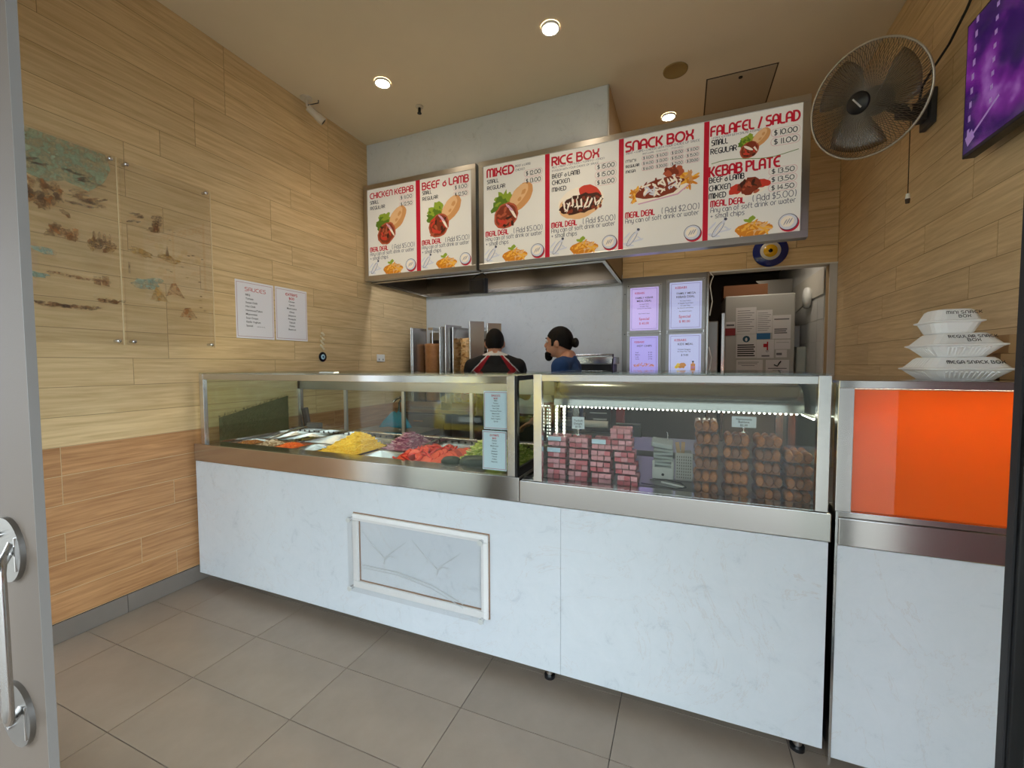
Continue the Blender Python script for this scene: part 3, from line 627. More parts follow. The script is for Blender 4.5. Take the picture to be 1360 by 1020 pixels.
def p_plate(pr, red, blk, grey, box, pic):
    L_(red, 'FALAFEL / SALAD', pr, .02, .97, .873, .075, .2); L_(grey, '1 FREE EXTRA WITH SALAD KEBABS', pr, .03, .58, .845, .017, .12)
    L_(blk, 'SMALL', pr, .03, .21, .793, .042, .17); L_(blk, 'REGULAR', pr, .02, .31, .722, .042, .17)
    PB(blk, box, pr, '$ 10.00', .68, .98, .772, .838); PB(blk, box, pr, '$ 11.00', .68, .98, .70, .766)
    wrap(pic, .50, .735, .50, 13, (BRN, DBR)); pic.bl(.47, .745, .05, .042, BRN, 0, .1, 16); pic.bl(.44, .72, .016, .06, CRM, 1.0, .05, 12)
    pic.mb.cur = 0; gl = [(.03+.94*i/12, .635+.018*math.sin(i*.55+.3)) for i in range(13)]
    for i in range(12): pic.poly([(gl[i][0], gl[i][1]-.0025), (gl[i+1][0], gl[i+1][1]-.0025), (gl[i+1][0], gl[i+1][1]+.0025), (gl[i][0], gl[i][1]+.0025)], DGN)
    L_(red, 'KEBAB PLATE', pr, .01, .78, .535, .078, .2)
    for s, u, v in (('BEEF & LAMB', .40, .482), ('CHICKEN', .25, .415), ('MIXED', .20, .35)): L_(blk, s, pr, .01, u, v, .042, .17)
    for s, v in (('$ 13.50', .470), ('$ 13.50', .404), ('$ 14.50', .338)): PB(blk, box, pr, s, .665, .96, v, v+.06)
    pic.bl(.455, .385, .205, .085, CRM, .1, .03, 24); pic.bl(.32, .40, .09, .06, TOM, .4, .2, 18); pic.bl(.6, .42, .08, .05, TOM, -.1, .2, 18); pic.bl(.46, .405, .12, .1, BRN, .2, .2, 20, 5)
    r = random.Random(3)
    for i in range(14): pic.bl(.46+(r.random()-.5)*.2, .40+(r.random()-.5)*.1, .04, .018, (ORG, DBR, BRN)[i % 3], r.random()*3, .2, 10, i)
    common(pr, red, grey, pic)
menubox(-2.898, -1.676, [make_panel(-2.845, -2.293, p_chicken), make_panel(-2.248, -1.722, p_beef)], [(-2.293, -2.248)],
        'shorter two-panel menu light box with chicken kebab and beef and lamb prices')
menubox(-1.648, .744, [make_panel(-1.60, -1.051, p_mixed), make_panel(-1.013, -.469, p_rice), make_panel(-.433, .115, p_snack), make_panel(.149, .697, p_plate)], [(-1.051, -1.013), (-.469, -.433), (.115, .149)],
        'long four-panel menu light box ending with falafel salad and kebab plate')

# ================================================================== COUNTER
PY = 1.69                                   # front plane of the counter
t = thing('counter_base', (-1.2, 2.05, 0), 'long counter base faced with white veined stone, lifted on short legs', 'counter')
MB().box(-2.878, -.4704, PY, PY+.02, .066, .795).build('front_panel', STONE, t, .0015)
MB().box(-.4696, .464, PY, PY+.02, .066, .795).build('front_panel', STONE, t, .0015)
MB().box(-2.875, .455, PY+.022, 2.42, .09, .79).build('carcass', mat('dark_carcass', (48, 46, 44), .6), t)
for lx, ly in ((-2.6, 1.95), (-1.55, 1.95), (-.535, 1.745), (.404, 1.745)):
    lg = MB().cyl((lx, ly, .012), (lx, ly, .092), .016, n=14).build('leg', CHROME, t)
    MB().cyl((lx, ly, .0), (lx, ly, .013), .024, n=14).build('foot', BLACK, lg)
    MB().cyl((lx, 2.36, 0), (lx, 2.36, .092), .016, n=12).build('leg', CHROME, t)
# framed acrylic holder on the stone front
t = thing('acrylic_wall_frame', (-1.205, PY-.02, .225), 'white framed clear acrylic holder with brown edge fixed to the stone counter front', 'frame')
BRO = mat('brown_edge', (158, 124, 98), .55); WFR = mat('white_frame', (240, 240, 238), .4)
fx0, fx1, fz0, fz1 = -1.588, -.806, .238, .628
for nm, bx in (('frame_rail', (fx0, fx1, fz1-.034, fz1)), ('frame_rail', (fx0, fx1, fz0, fz0+.034)), ('frame_rail', (fx0, fx0+.034, fz0+.034, fz1-.034)), ('frame_rail', (fx1-.034, fx1, fz0+.034, fz1-.034))):
    fr_ = MB().box(bx[0], bx[1], PY-.018, PY-.004, bx[2], bx[3]).build(nm, WFR, t, .003)
    MB().box(bx[0]-.004, bx[1]+.004, PY-.004, PY-.0002, bx[2]-.004, bx[3]+.004).build('brown_edge', BRO, fr_)
MB().box(-1.608, -.822, PY-.030, PY-.026, .222, .612).build('acrylic_sheet', ACRYL, t)
for x, z in ((-1.596, .600), (-.834, .600), (-1.596, .236), (-.834, .236)):
    st = MB().cyl((x, PY-.0005, z), (x, PY-.034, z), .010, n=18).build('standoff', CHROME, t)
    MB().cyl((x, PY-.034, z), (x, PY-.040, z), .0125, n=18).build('cap', mat('frosted_cap', (205, 208, 205), .3), st)
emb = mat('embossed_plastic', (214, 214, 212), .2); em = MB()
for cx in (-1.38, -1.07):
    for dx, dz in ((-.14, .12), (.13, .10)): em.tube([(cx, PY-.024, .43), (cx+dx*.45, PY-.024, .45+dz*.25), (cx+dx, PY-.024, .43+dz)], [.003, .002, .001], 6)
    em.tube([(cx, PY-.024, .40), (cx+.006, PY-.024, .425), (cx+.03, PY-.024, .445), (cx+.07, PY-.024, .445)], [.002, .004, .003, .001], 6)
em.tube([(-1.52, PY-.024, .37), (-1.3, PY-.024, .372), (-1.1, PY-.024, .345), (-.93, PY-.024, .29)], .0022, 6)
em.tube([(-1.52, PY-.024, .355), (-1.3, PY-.024, .358), (-1.1, PY-.024, .33), (-.93, PY-.024, .272)], .0016, 6)
em.build('embossed_relief', mat('embossed_frost', (206, 210, 212), .4), t)

def post(x0, x1, y0, y1, z0, z1, nm, t, m=STEEL_V): return MB().box(x0, x1, y0, y1, z0, z1).build(nm, m, t, .0015)
# ---- salad display case (left)
DZ = .885
t = thing('salad_display_case', (-1.76, 2.06, .795), 'long glass and steel salad display case full of topping trays', 'display case'); CASE1 = t
MB().box(-2.884, -.6575, PY-.004, PY+.016, .797, .906).build('front_rail', STEEL, t, .003)
MB().box(-2.875, -.660, PY+.016, 1.80, .882, .906).build('front_ledge', STEEL, t, .002)
MB().box(-2.875, -.660, 2.40, 2.46, .80, .915).build('rear_rail', STEEL, t, .002)
MB().box(-2.875, -2.84, 1.80, 2.40, .80, .906).build('side_rail', STEEL, t)
MB().box(-.70, -.660, 1.80, 2.40, .80, .906).build('side_rail', STEEL, t)
MB().box(-2.86, -.68, PY+.017, 2.40, .797, .803).build('well_floor', STEEL_D, t)
for k in range(44):                          # perforated air strip behind the trays
    xx = -2.83+k*.049
    MB().cyl((xx, 2.3985, .893), (xx, 2.4005, .893), .008, n=8).build('vent_hole', BLACK, t)
post(-2.822, -2.786, PY+.004, PY+.03, .906, 1.352, 'corner_post', t); post(-.716, -.680, PY+.004, PY+.03, .906, 1.352, 'corner_post', t)
post(-2.822, -2.795, 2.42, 2.45, .915, 1.352, 'corner_post', t); post(-.715, -.680, 2.42, 2.45, .915, 1.352, 'corner_post', t)
MB().box(-2.786, -.716, PY+.004, PY+.03, 1.316, 1.350).build('top_rail', STEEL, t, .0015)
MB().box(-2.822, -.680, 2.42, 2.45, 1.215, 1.350).build('rear_header', STEEL_D, t, .0015)
MB().box(-2.818, -2.798, PY+.03, 2.42, 1.330, 1.350).build('top_side_rail', STEEL, t); MB().box(-.704, -.684, PY+.03, 2.42, 1.330, 1.350).build('top_side_rail', STEEL, t)
MB().box(-2.784, -.718, PY+.012, PY+.018, .908, 1.316).build('front_glass', GLASS, t)
MB().box(-2.82, -.682, PY+.004, 2.60, 1.3525, 1.3585).build('top_glass', GLASS_S, t)
MB().box(-.690, -.684, PY+.032, 2.418, .908, 1.328).build('side_glass', GLASS_S, t)
MB().box(-2.818, -2.812, PY+.032, 2.418, .908, 1.328).build('side_glass', GLASS_S, t)
MB().box(-.6795, -.668, PY+.02, 2.45, .906, .94).box(-.6795, -.668, PY+.02, 2.45, 1.33, 1.351).box(-.6795, -.668, PY+.006, PY+.03, .906, 1.351).build('side_frame', BLACKM, t)
for x in (-2.345, -1.82, -1.28):
    post(x-.012, x+.012, 2.424, 2.444, .915, 1.215, 'door_stile', t, ALU)
for a, b in ((-2.79, -2.357), (-2.333, -1.832), (-1.808, -1.292), (-1.268, -.72)):
    MB().box(a, b, 2.432, 2.436, .918, 1.213).build('sliding_glass', GLASS, t)
MB().box(-1.83, -1.73, PY+.02, PY+.06, 1.3585, 1.366).build('label_clip', WHITE, t)
MB().box(-2.70, -.80, PY+.034, PY+.046, 1.318, 1.328).build('added_lamp_strip', mat('case_fill_glow', (255, 236, 205), .5, emit=20), t)  # added hidden lamp, brightens the food in the trays
# ---- pastry display case (middle)
t = thing('pastry_display_case', (-.06, 2.06, .795), 'steel framed glass pastry case with packaged sweets and white light strips', 'display case'); CASE2 = t
MB().box(-.6555, .470, PY-.004, PY+.016, .797, .895).build('front_rail', STEEL, t, .003)
MB().box(-.652, .466, PY+.016, 2.44, .855, .8835).build('deck', STEEL_D, t)
MB().box(-.652, .466, PY+.016, 1.775, .8835, .896).build('front_ledge', STEEL, t, .002)
post(-.592, -.555, PY+.002, PY+.03, .896, 1.360, 'corner_post', t); post(.424, .461, PY+.002, PY+.03, .896, 1.360, 'corner_post', t)
post(-.592, -.56, 2.40, 2.43, .884, 1.360, 'corner_post', t); post(.429, .461, 2.40, 2.43, .884, 1.360, 'corner_post', t)
MB().box(-.555, .424, PY+.002, PY+.03, 1.330, 1.358).build('top_rail', STEEL, t, .0015)
MB().box(-.56, .429, 2.40, 2.43, 1.330, 1.358).build('top_rail', STEEL, t, .0015)
MB().box(-.590, -.572, PY+.03, 2.40, 1.338, 1.358).build('top_side_rail', STEEL, t); MB().box(.441, .459, PY+.03, 2.40, 1.338, 1.358).build('top_side_rail', STEEL, t)
MB().box(-.553, .422, PY+.010, PY+.016, .897, 1.330).build('front_glass', GLASS, t)
MB().box(-.588, -.582, PY+.032, 2.398, .886, 1.336).build('side_glass', GLASS_S, t); MB().box(.451, .457, PY+.032, 2.398, .886, 1.336).build('side_glass', GLASS_S, t)
MB().box(-.59, .459, PY+.004, 2.50, 1.3605, 1.3665).build('top_glass', GLASS_S, t)
vis = MB(); prof = [(1.93+.10*(1-math.cos(a)), 1.205+.115*math.sin(a)) for a in [i*PI/2/8 for i in range(9)]]
V = [(x, y, z) for x in (-.57, .44) for y, z in prof]; n = len(prof)
vis.add(V, [(i, n+i, n+i+1, i+1) for i in range(n-1)], True)
vis.box(-.57, .44, 2.02, 2.26, 1.318, 1.322); vis.box(-.57, .44, 1.935, 2.26, 1.205, 1.208); vis.box(-.57, .44, 2.256, 2.26, 1.208, 1.318)
vis.build('lamp_canopy', STEEL, t)
LED = mat('led_dot', (255, 252, 240), .5, emit=9); STRIP = mat('led_tape', (225, 225, 215), .5)
led = []
led += [(-.56+.0185*k, 1.955, 1.199) for k in range(54)]
for k in range(9): led.append((-.565, 1.955, 1.18-.0165*k)); led.append((-.530, 1.965, 1.18-.0165*k))  # two upright rows: one strip and its reflection in the glass, built solid
for k in range(6): led.append((.44, 1.955-.03*k, 1.199))
MB().box(-.57, .435, 1.948, 1.962, 1.2015, 1.205).box(-.572, -.558, 1.956, 1.959, 1.03, 1.2).box(-.537, -.523, 1.966, 1.969, 1.03, 1.2).box(.434, .446, 1.80, 1.95, 1.2015, 1.205).build('tape_with_reflection', STRIP, t)
lm = MB()
for p in led: lm.ell(p, .0042, n=6)
lm.build('dots_with_reflection', LED, t)['kind'] = 'stuff'
# ---- side cabinet with orange card (right)
t = thing('side_display_cabinet', (.84, 2.05, 0), 'narrow cabinet at the right end with orange card inside its glass and white base', 'cabinet')
MB().box(.489, 1.195, PY, PY+.02, .045, .790).build('front_panel', STONE, t, .0015)
MB().box(.489, 1.195, PY+.021, 2.42, .05, .84).build('carcass', MATS['dark_carcass'], t)
MB().box(.481, .4885, PY-.002, PY+.03, .02, .905).build('edge_trim', CHROME, t)
MB().box(.489, 1.195, PY-.006, PY+.02, .792, .885).build('front_rail', STEEL, t, .003)
MB().box(.489, 1.195, PY+.004, 1.79, .885, .905).build('front_ledge', STEEL, t, .002)
MB().box(.489, 1.195, 1.79, 2.42, .84, .905).build('deck', STEEL_D, t)
post(.480, .524, PY+.004, PY+.034, .905, 1.342, 'corner_post', t); post(1.155, 1.19, PY+.004, PY+.034, .905, 1.342, 'corner_post', t)
post(.480, .51, 2.39, 2.42, .905, 1.342, 'corner_post', t)
MB().box(.4805, 1.19, PY+.002, PY+.036, 1.318, 1.344).build('top_rail', STEEL, t, .002)
MB().box(.4805, 1.19, PY+.036, 2.42, 1.334, 1.344).build('top_shelf', STEEL, t)
MB().box(.526, 1.153, PY+.012, PY+.017, .906, 1.317).build('front_glass', GLASS, t)
MB().box(.484, .489, PY+.036, 2.388, .906, 1.333).build('side_glass', GLASS_S, t)
MB().box(.56, 1.13, 1.90, 1.95, 1.318, 1.333).build('added_lamp_strip', mat('cabinet_fill_glow', (255, 240, 215), .5, emit=19), t)  # added hidden lamp, makes the orange card glow from behind
oc = mat('orange_card', (250, 122, 24), .6); nt_ = oc.node_tree; tl_ = nt_.nodes.new('ShaderNodeBsdfTranslucent'); tl_.inputs[0].default_value = (*s2l((255, 158, 60)), 1)
mx_ = nt_.nodes.new('ShaderNodeMixShader'); mx_.inputs[0].default_value = .5; nt_.links.new(nt_.nodes['Principled BSDF'].outputs[0], mx_.inputs[1]); nt_.links.new(tl_.outputs[0], mx_.inputs[2]); nt_.links.new(mx_.outputs[0], nt_.nodes['Material Output'].inputs['Surface'])
o = MB().box(.530, 1.15, PY+.024, PY+.027, .9055, 1.313).build('orange_card', oc)
tag(o, 'large plain orange card standing behind the glass of the right hand cabinet', 'card')

# ================================================================== SALAD TRAYS AND FOOD
PAN = steel('pan_steel', (205, 203, 198), .2)
def pan(x0, x1, y0, y1, label, depth=.075, z=DZ, inset=.014):
    mb = MB(); r = .010
    mb.box(x0, x1, y0, y0+r, z-.004, z).box(x0, x1, y1-r, y1, z-.004, z).box(x0, x0+r, y0+r, y1-r, z-.004, z).box(x1-r, x1, y0+r, y1-r, z-.004, z)
    a0, a1, b0, b1 = x0+r, x1-r, y0+r, y1-r; zb = z-depth
    T = [(a0, b0, z-.004), (a1, b0, z-.004), (a1, b1, z-.004), (a0, b1, z-.004)]; i = inset
    B = [(a0+i, b0+i, zb), (a1-i, b0+i, zb), (a1-i, b1-i, zb), (a0+i, b1-i, zb)]
    mb.add(T+B, [(0, 1, 5, 4), (1, 2, 6, 5), (2, 3, 7, 6), (3, 0, 4, 7), (4, 5, 6, 7)], False)
    o = mb.build('food_pan', PAN)
    return tag(o, label, 'food pan', 'steel pans in the salad case')
def heap(name, x0, x1, y0, y1, z0, hgt, mats, label, cat, n=500, ln=.03, th=.0022, seed=1, base=0, peak=(.5, .5), curl=0):
    """a pile of loose shreds: a bumpy core with hundreds of strips over it"""
    r = random.Random(seed); mb = MB(); N = 16
    def hz(u, v):
        e = min(1, 5*min(u, 1-u, v, 1-v)); d = math.hypot((u-peak[0])*1.25, (v-peak[1])*1.25)
        return z0+hgt*(.25*e+.75*e*max(0, 1-d*1.55))*(1+.18*noise.noise(Vector((u*5+seed, v*5, seed))))
    V = [(x0+(x1-x0)*i/N, y0+(y1-y0)*j/N, hz(i/N, j/N)-.004) for i in range(N+1) for j in range(N+1)]
    mb.m(base).add(V, [(i*(N+1)+j, (i+1)*(N+1)+j, (i+1)*(N+1)+j+1, i*(N+1)+j+1) for i in range(N) for j in range(N)], True)
    mb.add([(x0, y0, z0-.02), (x1, y0, z0-.02), (x1, y1, z0-.02), (x0, y1, z0-.02)], [(0, 3, 2, 1)], False)
    for k in range(n):
        u, v = .06+.88*r.random(), .06+.88*r.random(); c = Vector((x0+(x1-x0)*u, y0+(y1-y0)*v, hz(u, v)+.001+.003*r.random()))
        a = r.random()*PI; d = Vector((math.cos(a), math.sin(a), (r.random()-.5)*.7)).normalized(); l = ln*(.5+.7*r.random())
        mb.m(r.randrange(len(mats)))
        if curl:
            s = d.cross(Vector((0, 0, 1))).normalized(); pts = [c+d*l*math.cos(q)*.5+s*l*math.sin(q)*.5*curl for q in [i*1.0*PI/5 for i in range(6)]]
            mb.tube(pts, th, 4)
        else:
            s = d.orthogonal(); mb.obox(c, d, s, d.cross(s), l/2, th, th*.8)
    o = mb.build(name, mats); o['kind'] = 'stuff'; return tag(o, label, cat)
FL = lambda nm, c: mat(nm, c, .5)
pan(-2.825, -2.60, 1.805, 2.055, 'steel pan holding browned falafel pieces in the far left corner of the case')
r = random.Random(3); fb = FL('falafel', (150, 92, 40))
heap('falafel_mix', -2.80, -2.62, 1.83, 2.03, .862, .028, [fb, FL('falafel_l', (182, 122, 58))], 'browned falafel crumbs in the leftmost steel pan', 'food', 120, .022, .006, 2)
pan(-2.595, -2.425, 1.805, 2.055, 'steel pan holding pale sliced mushrooms beside the carrot')
heap('sliced_mushrooms', -2.58, -2.44, 1.83, 2.03, .862, .045, [FL('mush', (222, 206, 182)), FL('mush_d', (170, 146, 116))], 'pale sliced mushrooms in a steel pan between falafel and carrot', 'food', 120, .026, .005, 3)
pan(-2.42, -2.24, 1.805, 2.055, 'steel pan holding bright orange grated carrot')
heap('grated_carrot', -2.405, -2.255, 1.83, 2.03, .862, .042, [FL('carrot', (240, 100, 22)), FL('carrot_l', (250, 132, 44))], 'bright orange grated carrot heaped in a small steel pan', 'food', 420, .03, .002, 4)
pan(-2.235, -2.055, 1.805, 2.055, 'empty shiny steel pan at the front between carrot and grated cheese')
pan(-2.05, -1.735, 1.805, 2.20, 'large steel pan under the yellow grated cheese')
heap('grated_cheese', -2.035, -1.75, 1.825, 2.18, .868, .115, [FL('cheese', (246, 206, 66)), FL('cheese_l', (252, 222, 96))], 'tall heap of yellow grated cheese in the salad case', 'food', 1300, .035, .0022, 5, peak=(.6, .55))
pan(-1.70, -1.475, 1.805, 2.045, 'nearly empty steel pan with green scraps at its bottom')
heap('chopped_herbs', -1.67, -1.51, 1.84, 2.01, .815, .016, [FL('herb', (86, 110, 40)), FL('herb_y', (190, 160, 60))], 'few green herb scraps left at the bottom of a steel pan', 'food', 70, .018, .003, 6)
pan(-1.465, -1.14, 1.805, 2.21, 'wide steel pan under the sliced tomatoes')
pan(-1.13, -.745, 1.805, 2.39, 'wide steel pan under the shredded lettuce at the right end')
heap('shredded_lettuce', -1.115, -.76, 1.87, 2.34, .865, .15, [FL('lett', (176, 196, 92)), FL('lett_l', (214, 220, 140)), FL('lett_d', (140, 170, 66))], 'heap of shredded green lettuce behind the cucumbers', 'food', 900, .05, .004, 7, curl=.5, peak=(.42, .45))
pan(-2.825, -2.65, 2.065, 2.395, 'dark empty steel pan with tongs in the back left corner')
pan(-2.645, -2.40, 2.065, 2.395, 'back row steel pan holding olives and pickles')
heap('pickled_olives', -2.62, -2.42, 2.10, 2.36, .845, .03, [FL('olive', (78, 82, 30)), FL('olive_d', (52, 50, 26)), FL('olive_y', (140, 128, 44))], 'green olives and pickles in a back row pan', 'food', 170, .02, .007, 8)
pan(-2.395, -2.06, 2.065, 2.395, 'empty shiny steel pan in the back row behind the carrot')
pan(-2.05, -1.76, 2.21, 2.395, 'half hidden steel pan behind the grated cheese')
pan(-1.755, -1.49, 2.055, 2.395, 'steel pan under the purple sliced onions')
heap('sliced_onions', -1.74, -1.505, 2.07, 2.38, .868, .10, [FL('onion', (186, 120, 146)), FL('onion_l', (226, 186, 196)), FL('onion_d', (138, 66, 104))], 'heap of purple sliced red onion in the back row', 'food', 420, .045, .0026, 9, curl=.7)
pan(-1.455, -1.15, 2.22, 2.395, 'small yellow lit steel tray behind the tomatoes')
tm = [mat('tomato_skin', (206, 40, 22), .25), mat('tomato_flesh', (226, 84, 52), .35)]
def tom_slice():
    mb = MB(); R = .036
    mb.m(0).lathe([(R*.93, -.004), (R, -.001), (R, .004), (R*.93, .006)], n=18)
    mb.m(1).lathe([(0, .0062), (R*.93, .006)], n=18); mb.lathe([(R*.93, -.004), (0, -.0042)], n=18)
    me = bpy.data.meshes.new('tomato_slice'); me.from_pydata([tuple(v) for v in mb.v], [], mb.f)
    for q in tm: me.materials.append(q)
    me.polygons.foreach_set('material_index', mb.mi); me.polygons.foreach_set('use_smooth', mb.sm); return me
tme = tom_slice(); r = random.Random(5)
for row in range(5):
    for k in range(9):
        o = bpy.data.objects.new('tomato_slice', tme); COL.objects.link(o)
        o.location = (-1.425+row*.062+(r.random()-.5)*.008, 1.845+k*.038, .884+.010*math.sin(k*.35)+.012*(row in (1, 2, 3)))
        o.rotation_euler = (-.75+(r.random()-.5)*.2, (r.random()-.5)*.2, r.random()*6)
        tag(o, 'red tomato slice lying in the overlapping rows of the tomato pan', 'tomato slice', 'tomato slices in the salad case')
cu = mat('cucumber_skin', (24, 42, 22), .4, var=.3, vscale=30)
def cucumber(c, ax, ln, rad, label):
    c = Vector(c); ax = Vector(ax).normalized()
    mb = MB().tube([c+ax*ln*(i/8-.5) for i in range(9)], [rad*k for k in (.35, .75, .95, 1, 1, 1, .95, .75, .35)], 16)
    return tag(mb.build('cucumber', cu), label, 'cucumber', 'cucumbers among the lettuce')
cucumber((-1.095, 1.85, .906), (1, .3, .05), .10, .028, 'short dark green cucumber at the front beside the tomatoes')
cucumber((-.965, 1.85, .912), (1, .1, .08), .15, .036, 'thick dark green cucumber lying at the front of the lettuce')
cucumber((-1.07, 2.30, .965), (.8, .3, .5), .13, .038, 'dark green cucumber sticking up behind the lettuce')
t = thing('serving_tongs', (-2.72, 2.2, .88), 'steel serving tongs resting on the back left pan', 'tongs')
for s in (-1, 1): MB().tube([(-2.66, 2.33, .935), (-2.70+.012*s, 2.22, .91), (-2.75+.016*s, 2.10, .87)], [.006, .005, .004], 6).build('arm', CHROME, t)
t = thing('serving_spoon', (-1.46, 2.10, .88), 'steel spoon handle leaning between the onions and tomatoes', 'spoon')
MB().tube([(-1.43, 2.30, .935), (-1.47, 2.16, .905), (-1.49, 2.06, .885)], [.005, .004, .004], 6).build('handle', CHROME, t)
MB().ell((-1.495, 2.04, .882), .02, .028, .006).build('bowl', CHROME, t)
t = thing('digital_probe', (-2.70, 2.37, .914), 'small grey terminal with upright clip on the rear rail of the salad case', 'terminal')
MB().box(-2.72, -2.60, 2.405, 2.455, .9155, .955).build('body', mat('mid_grey', (110, 112, 112), .5), t, .008)
MB().obox((-2.745, 2.43, 1.00), (1, 0, .2), (0, 1, 0), (-.2, 0, 1), .022, .014, .07).build('upright_clip', DARKGREY, t, .006)
MB().obox((-2.775, 2.43, .99), (1, 0, .25), (0, 1, 0), (-.25, 0, 1), .005, .012, .07).build('silver_edge', CHROME, t)

# ================================================================== PASTRY CASE CONTENTS
SW_P = [mat('delight_pink', (228, 150, 158), .6, var=.25, vscale=40, objvar=.06), mat('delight_rose', (204, 92, 102), .5, var=.2, vscale=40, objvar=.06)]
SW_B = [mat('baklava', (168, 98, 38), .45, var=.35, vscale=60, objvar=.1), mat('baklava_dark', (130, 72, 28), .4, var=.35, vscale=60, objvar=.1)]
STICK = mat('price_sticker', (196, 214, 232), .5)
BW, BD, BH = .094, .125, .0485
def cubes_mesh():
    mb = MB(); mb.box(-.013, .013, -.013, .013, -.010, .010); me = bpy.data.meshes.new('sweet_cube'); me.from_pydata(mb.v, [], mb.f); return me
def roll_mesh():
    mb = MB().tube([(0, -.029, 0), (0, -.025, 0), (0, .025, 0), (0, .029, 0)], [.011, .0148, .0148, .011], 10); mb.v = [(v[0], v[1], v[2]*1.35) for v in mb.v]
    me = bpy.data.meshes.new('baklava_roll'); me.from_pydata([tuple(v) for v in mb.v], [], mb.f); me.polygons.foreach_set('use_smooth', mb.sm); return me
CM = [cubes_mesh() for _ in range(2)]; RM = [roll_mesh() for _ in range(2)]
for i in range(2): CM[i].materials.append(SW_P[i]); RM[i].materials.append(SW_B[i])
def shell():
    mb = MB(); w, d, h = BW/2, BD/2, BH
    mb.frustum(-w+.006, w-.006, -d+.006, d-.006, .0005, -w+.002, w-.002, -d+.002, d-.002, h*.48)
    lid = MB(); lid.frustum(-w+.001, w-.001, -d+.001, d-.001, h*.5, -w+.008, w-.008, -d+.008, d-.008, h-.0005)
    lid.box(-w, w, -d, d, h*.47, h*.5)
    return mb, lid
sb_, sl_ = shell()
def sweet_box(kind, x, y, z, rz, label, group, rnd, sticker=False):
    nm = 'sweet_box' if kind == 'p' else 'baklava_box'
    t = thing(nm, (x, y, z), label, 'food box', group); t.rotation_euler = (0, 0, rz)
    if nm not in PL:
        PL[nm] = (sb_.build('tray', PLAST, t, local=True), sl_.build('lid', PLAST, t, local=True))
    else:
        for q in PL[nm]:
            c = q.copy(); COL.objects.link(c); c.parent = t
    for i in range(3):
        for j in range(2):
            for k in range(2):
                if kind == 'p': me = CM[rnd.random() < .4]; lc = (-.028+.028*i, -.035+.035*j*2, .013+.0205*k)
                else: me = RM[rnd.random() < .45]; lc = (-.028+.028*i, -.03+.06*j, .0235); 
                if kind == 'b' and k: continue
                o = bpy.data.objects.new(me.name, me); COL.objects.link(o); o.parent = t; o.location = lc
                o.rotation_euler = (0, 0, (rnd.random()-.5)*.3)
    if kind == 'b':
        if 'bl' not in PL: PL['bl'] = MB().box(-BW/2+.009, BW/2-.009, -BD/2+.009, BD/2-.009, .002, .024).build('baklava_layer', SW_B[1], t, local=True)
        else: c = PL['bl'].copy(); COL.objects.link(c); c.parent = t
    if sticker: MB().box(-.038, .022, -BD/2-.0006, -BD/2+.001, BH*.55, BH*.95).build('price_sticker', STICK, t, local=True)
r = random.Random(21); pos = ['bottom', 'second', 'third', 'fourth', 'fifth', 'top']
CD = ['leftmost', 'second', 'third', 'fourth']
for ci, (cx, n_) in enumerate(((-.520, 4), (-.422, 4), (-.322, 4), (-.212, 5))):
    for k in range(n_):
        lev = 'top' if k == n_-1 else pos[k]
        sweet_box('p', cx+(r.random()-.5)*.006-(.014*k*(ci == 3)*.5), 1.848+(r.random()-.5)*.008, .8845+k*(BH+.0012), (r.random()-.5)*.06, 'clear box of pink turkish delight, %s of %s stack from the left' % (lev, ['first', 'second', 'third', 'fourth'][ci]), 'boxes of turkish delight', r, ci == 0 and k > 1 or (ci == 2 and k == 3))
for ci, (cx, n_) in enumerate(((.092, 6), (.196, 5), (.302, 5), (.399, 4))):
    for k in range(n_):
        lev = 'top' if k == n_-1 else pos[k]
        sweet_box('b', cx+(r.random()-.5)*.006, 1.855+(r.random()-.5)*.008, .8845+k*(BH+.0012), (r.random()-.5)*.06, 'clear box of brown baklava, %s of %s baklava stack from the left' % (lev, ['first', 'second', 'third', 'fourth'][ci]), 'boxes of baklava', r)
def price_card(x0, x1, y, z0, z1, zb, lines, label):
    cx = (x0+x1)/2; t = thing('price_card', (cx, y, zb), label, 'price card', 'price cards in the pastry case')
    MB().box(x0, x1, y-.001, y+.001, z0, z1).build('card', mat('card_white', (222, 230, 240), .6), t)
    tx = MB()
    for s, v, hh in lines: fonttext(tx, s, (cx, y-.0016, z0+(z1-z0)*v), UX, UZ, hh, (x1-x0)*.85, 'C')
    tx.build('lettering', INK, t)['kind'] = 'stuff'
    MB().cyl((cx, y+.004, zb+.004), (cx, y+.004, z0+.01), .002, n=8).ell((cx, y+.004, z0-.002), .006, n=8).build('clip_stem', CHROME, t)
    MB().cyl((cx, y+.004, zb), (cx, y+.004, zb+.004), .014, n=14).build('foot', CHROME, t)
price_card(-.458, -.402, 1.835, 1.112, 1.166, 1.0835, [('Turkish', .62, .009), ('Delight', .36, .009), ('$5.00', .12, .008)], 'small white price card clipped above the pink sweets')
price_card(.180, .264, 1.835, 1.153, 1.196, 1.1335, [('Homemade', .66, .008), ('Baklava', .40, .009), ('$5.00', .12, .008)], 'small white price card standing on the baklava boxes')
t = thing('napkin_holder', (-.077, 1.99, .8845), 'white bracket holder with a pile of grey folded napkins', 'napkin holder')
MB().box(-.122, -.032, 1.975, 1.982, .8845, .935).box(-.122, -.112, 1.975, 1.982, .935, .965).box(-.042, -.032, 1.975, 1.982, .935, .965).box(-.122, -.032, 2.06, 2.066, .8845, .96).box(-.122, -.032, 1.982, 2.06, .8845, .889).build('bracket', WHITE, t, .002)
NAP = mat('napkin_grey', (186, 192, 192), .8)
for k in range(6):
    MB().obox((-.077, 2.02, .935+k*.016), (1, 0, .06*(-1)**k), (0, 1, .1), (0, 0, 1), .042, .035, .006).build('napkin', NAP, t, .003)
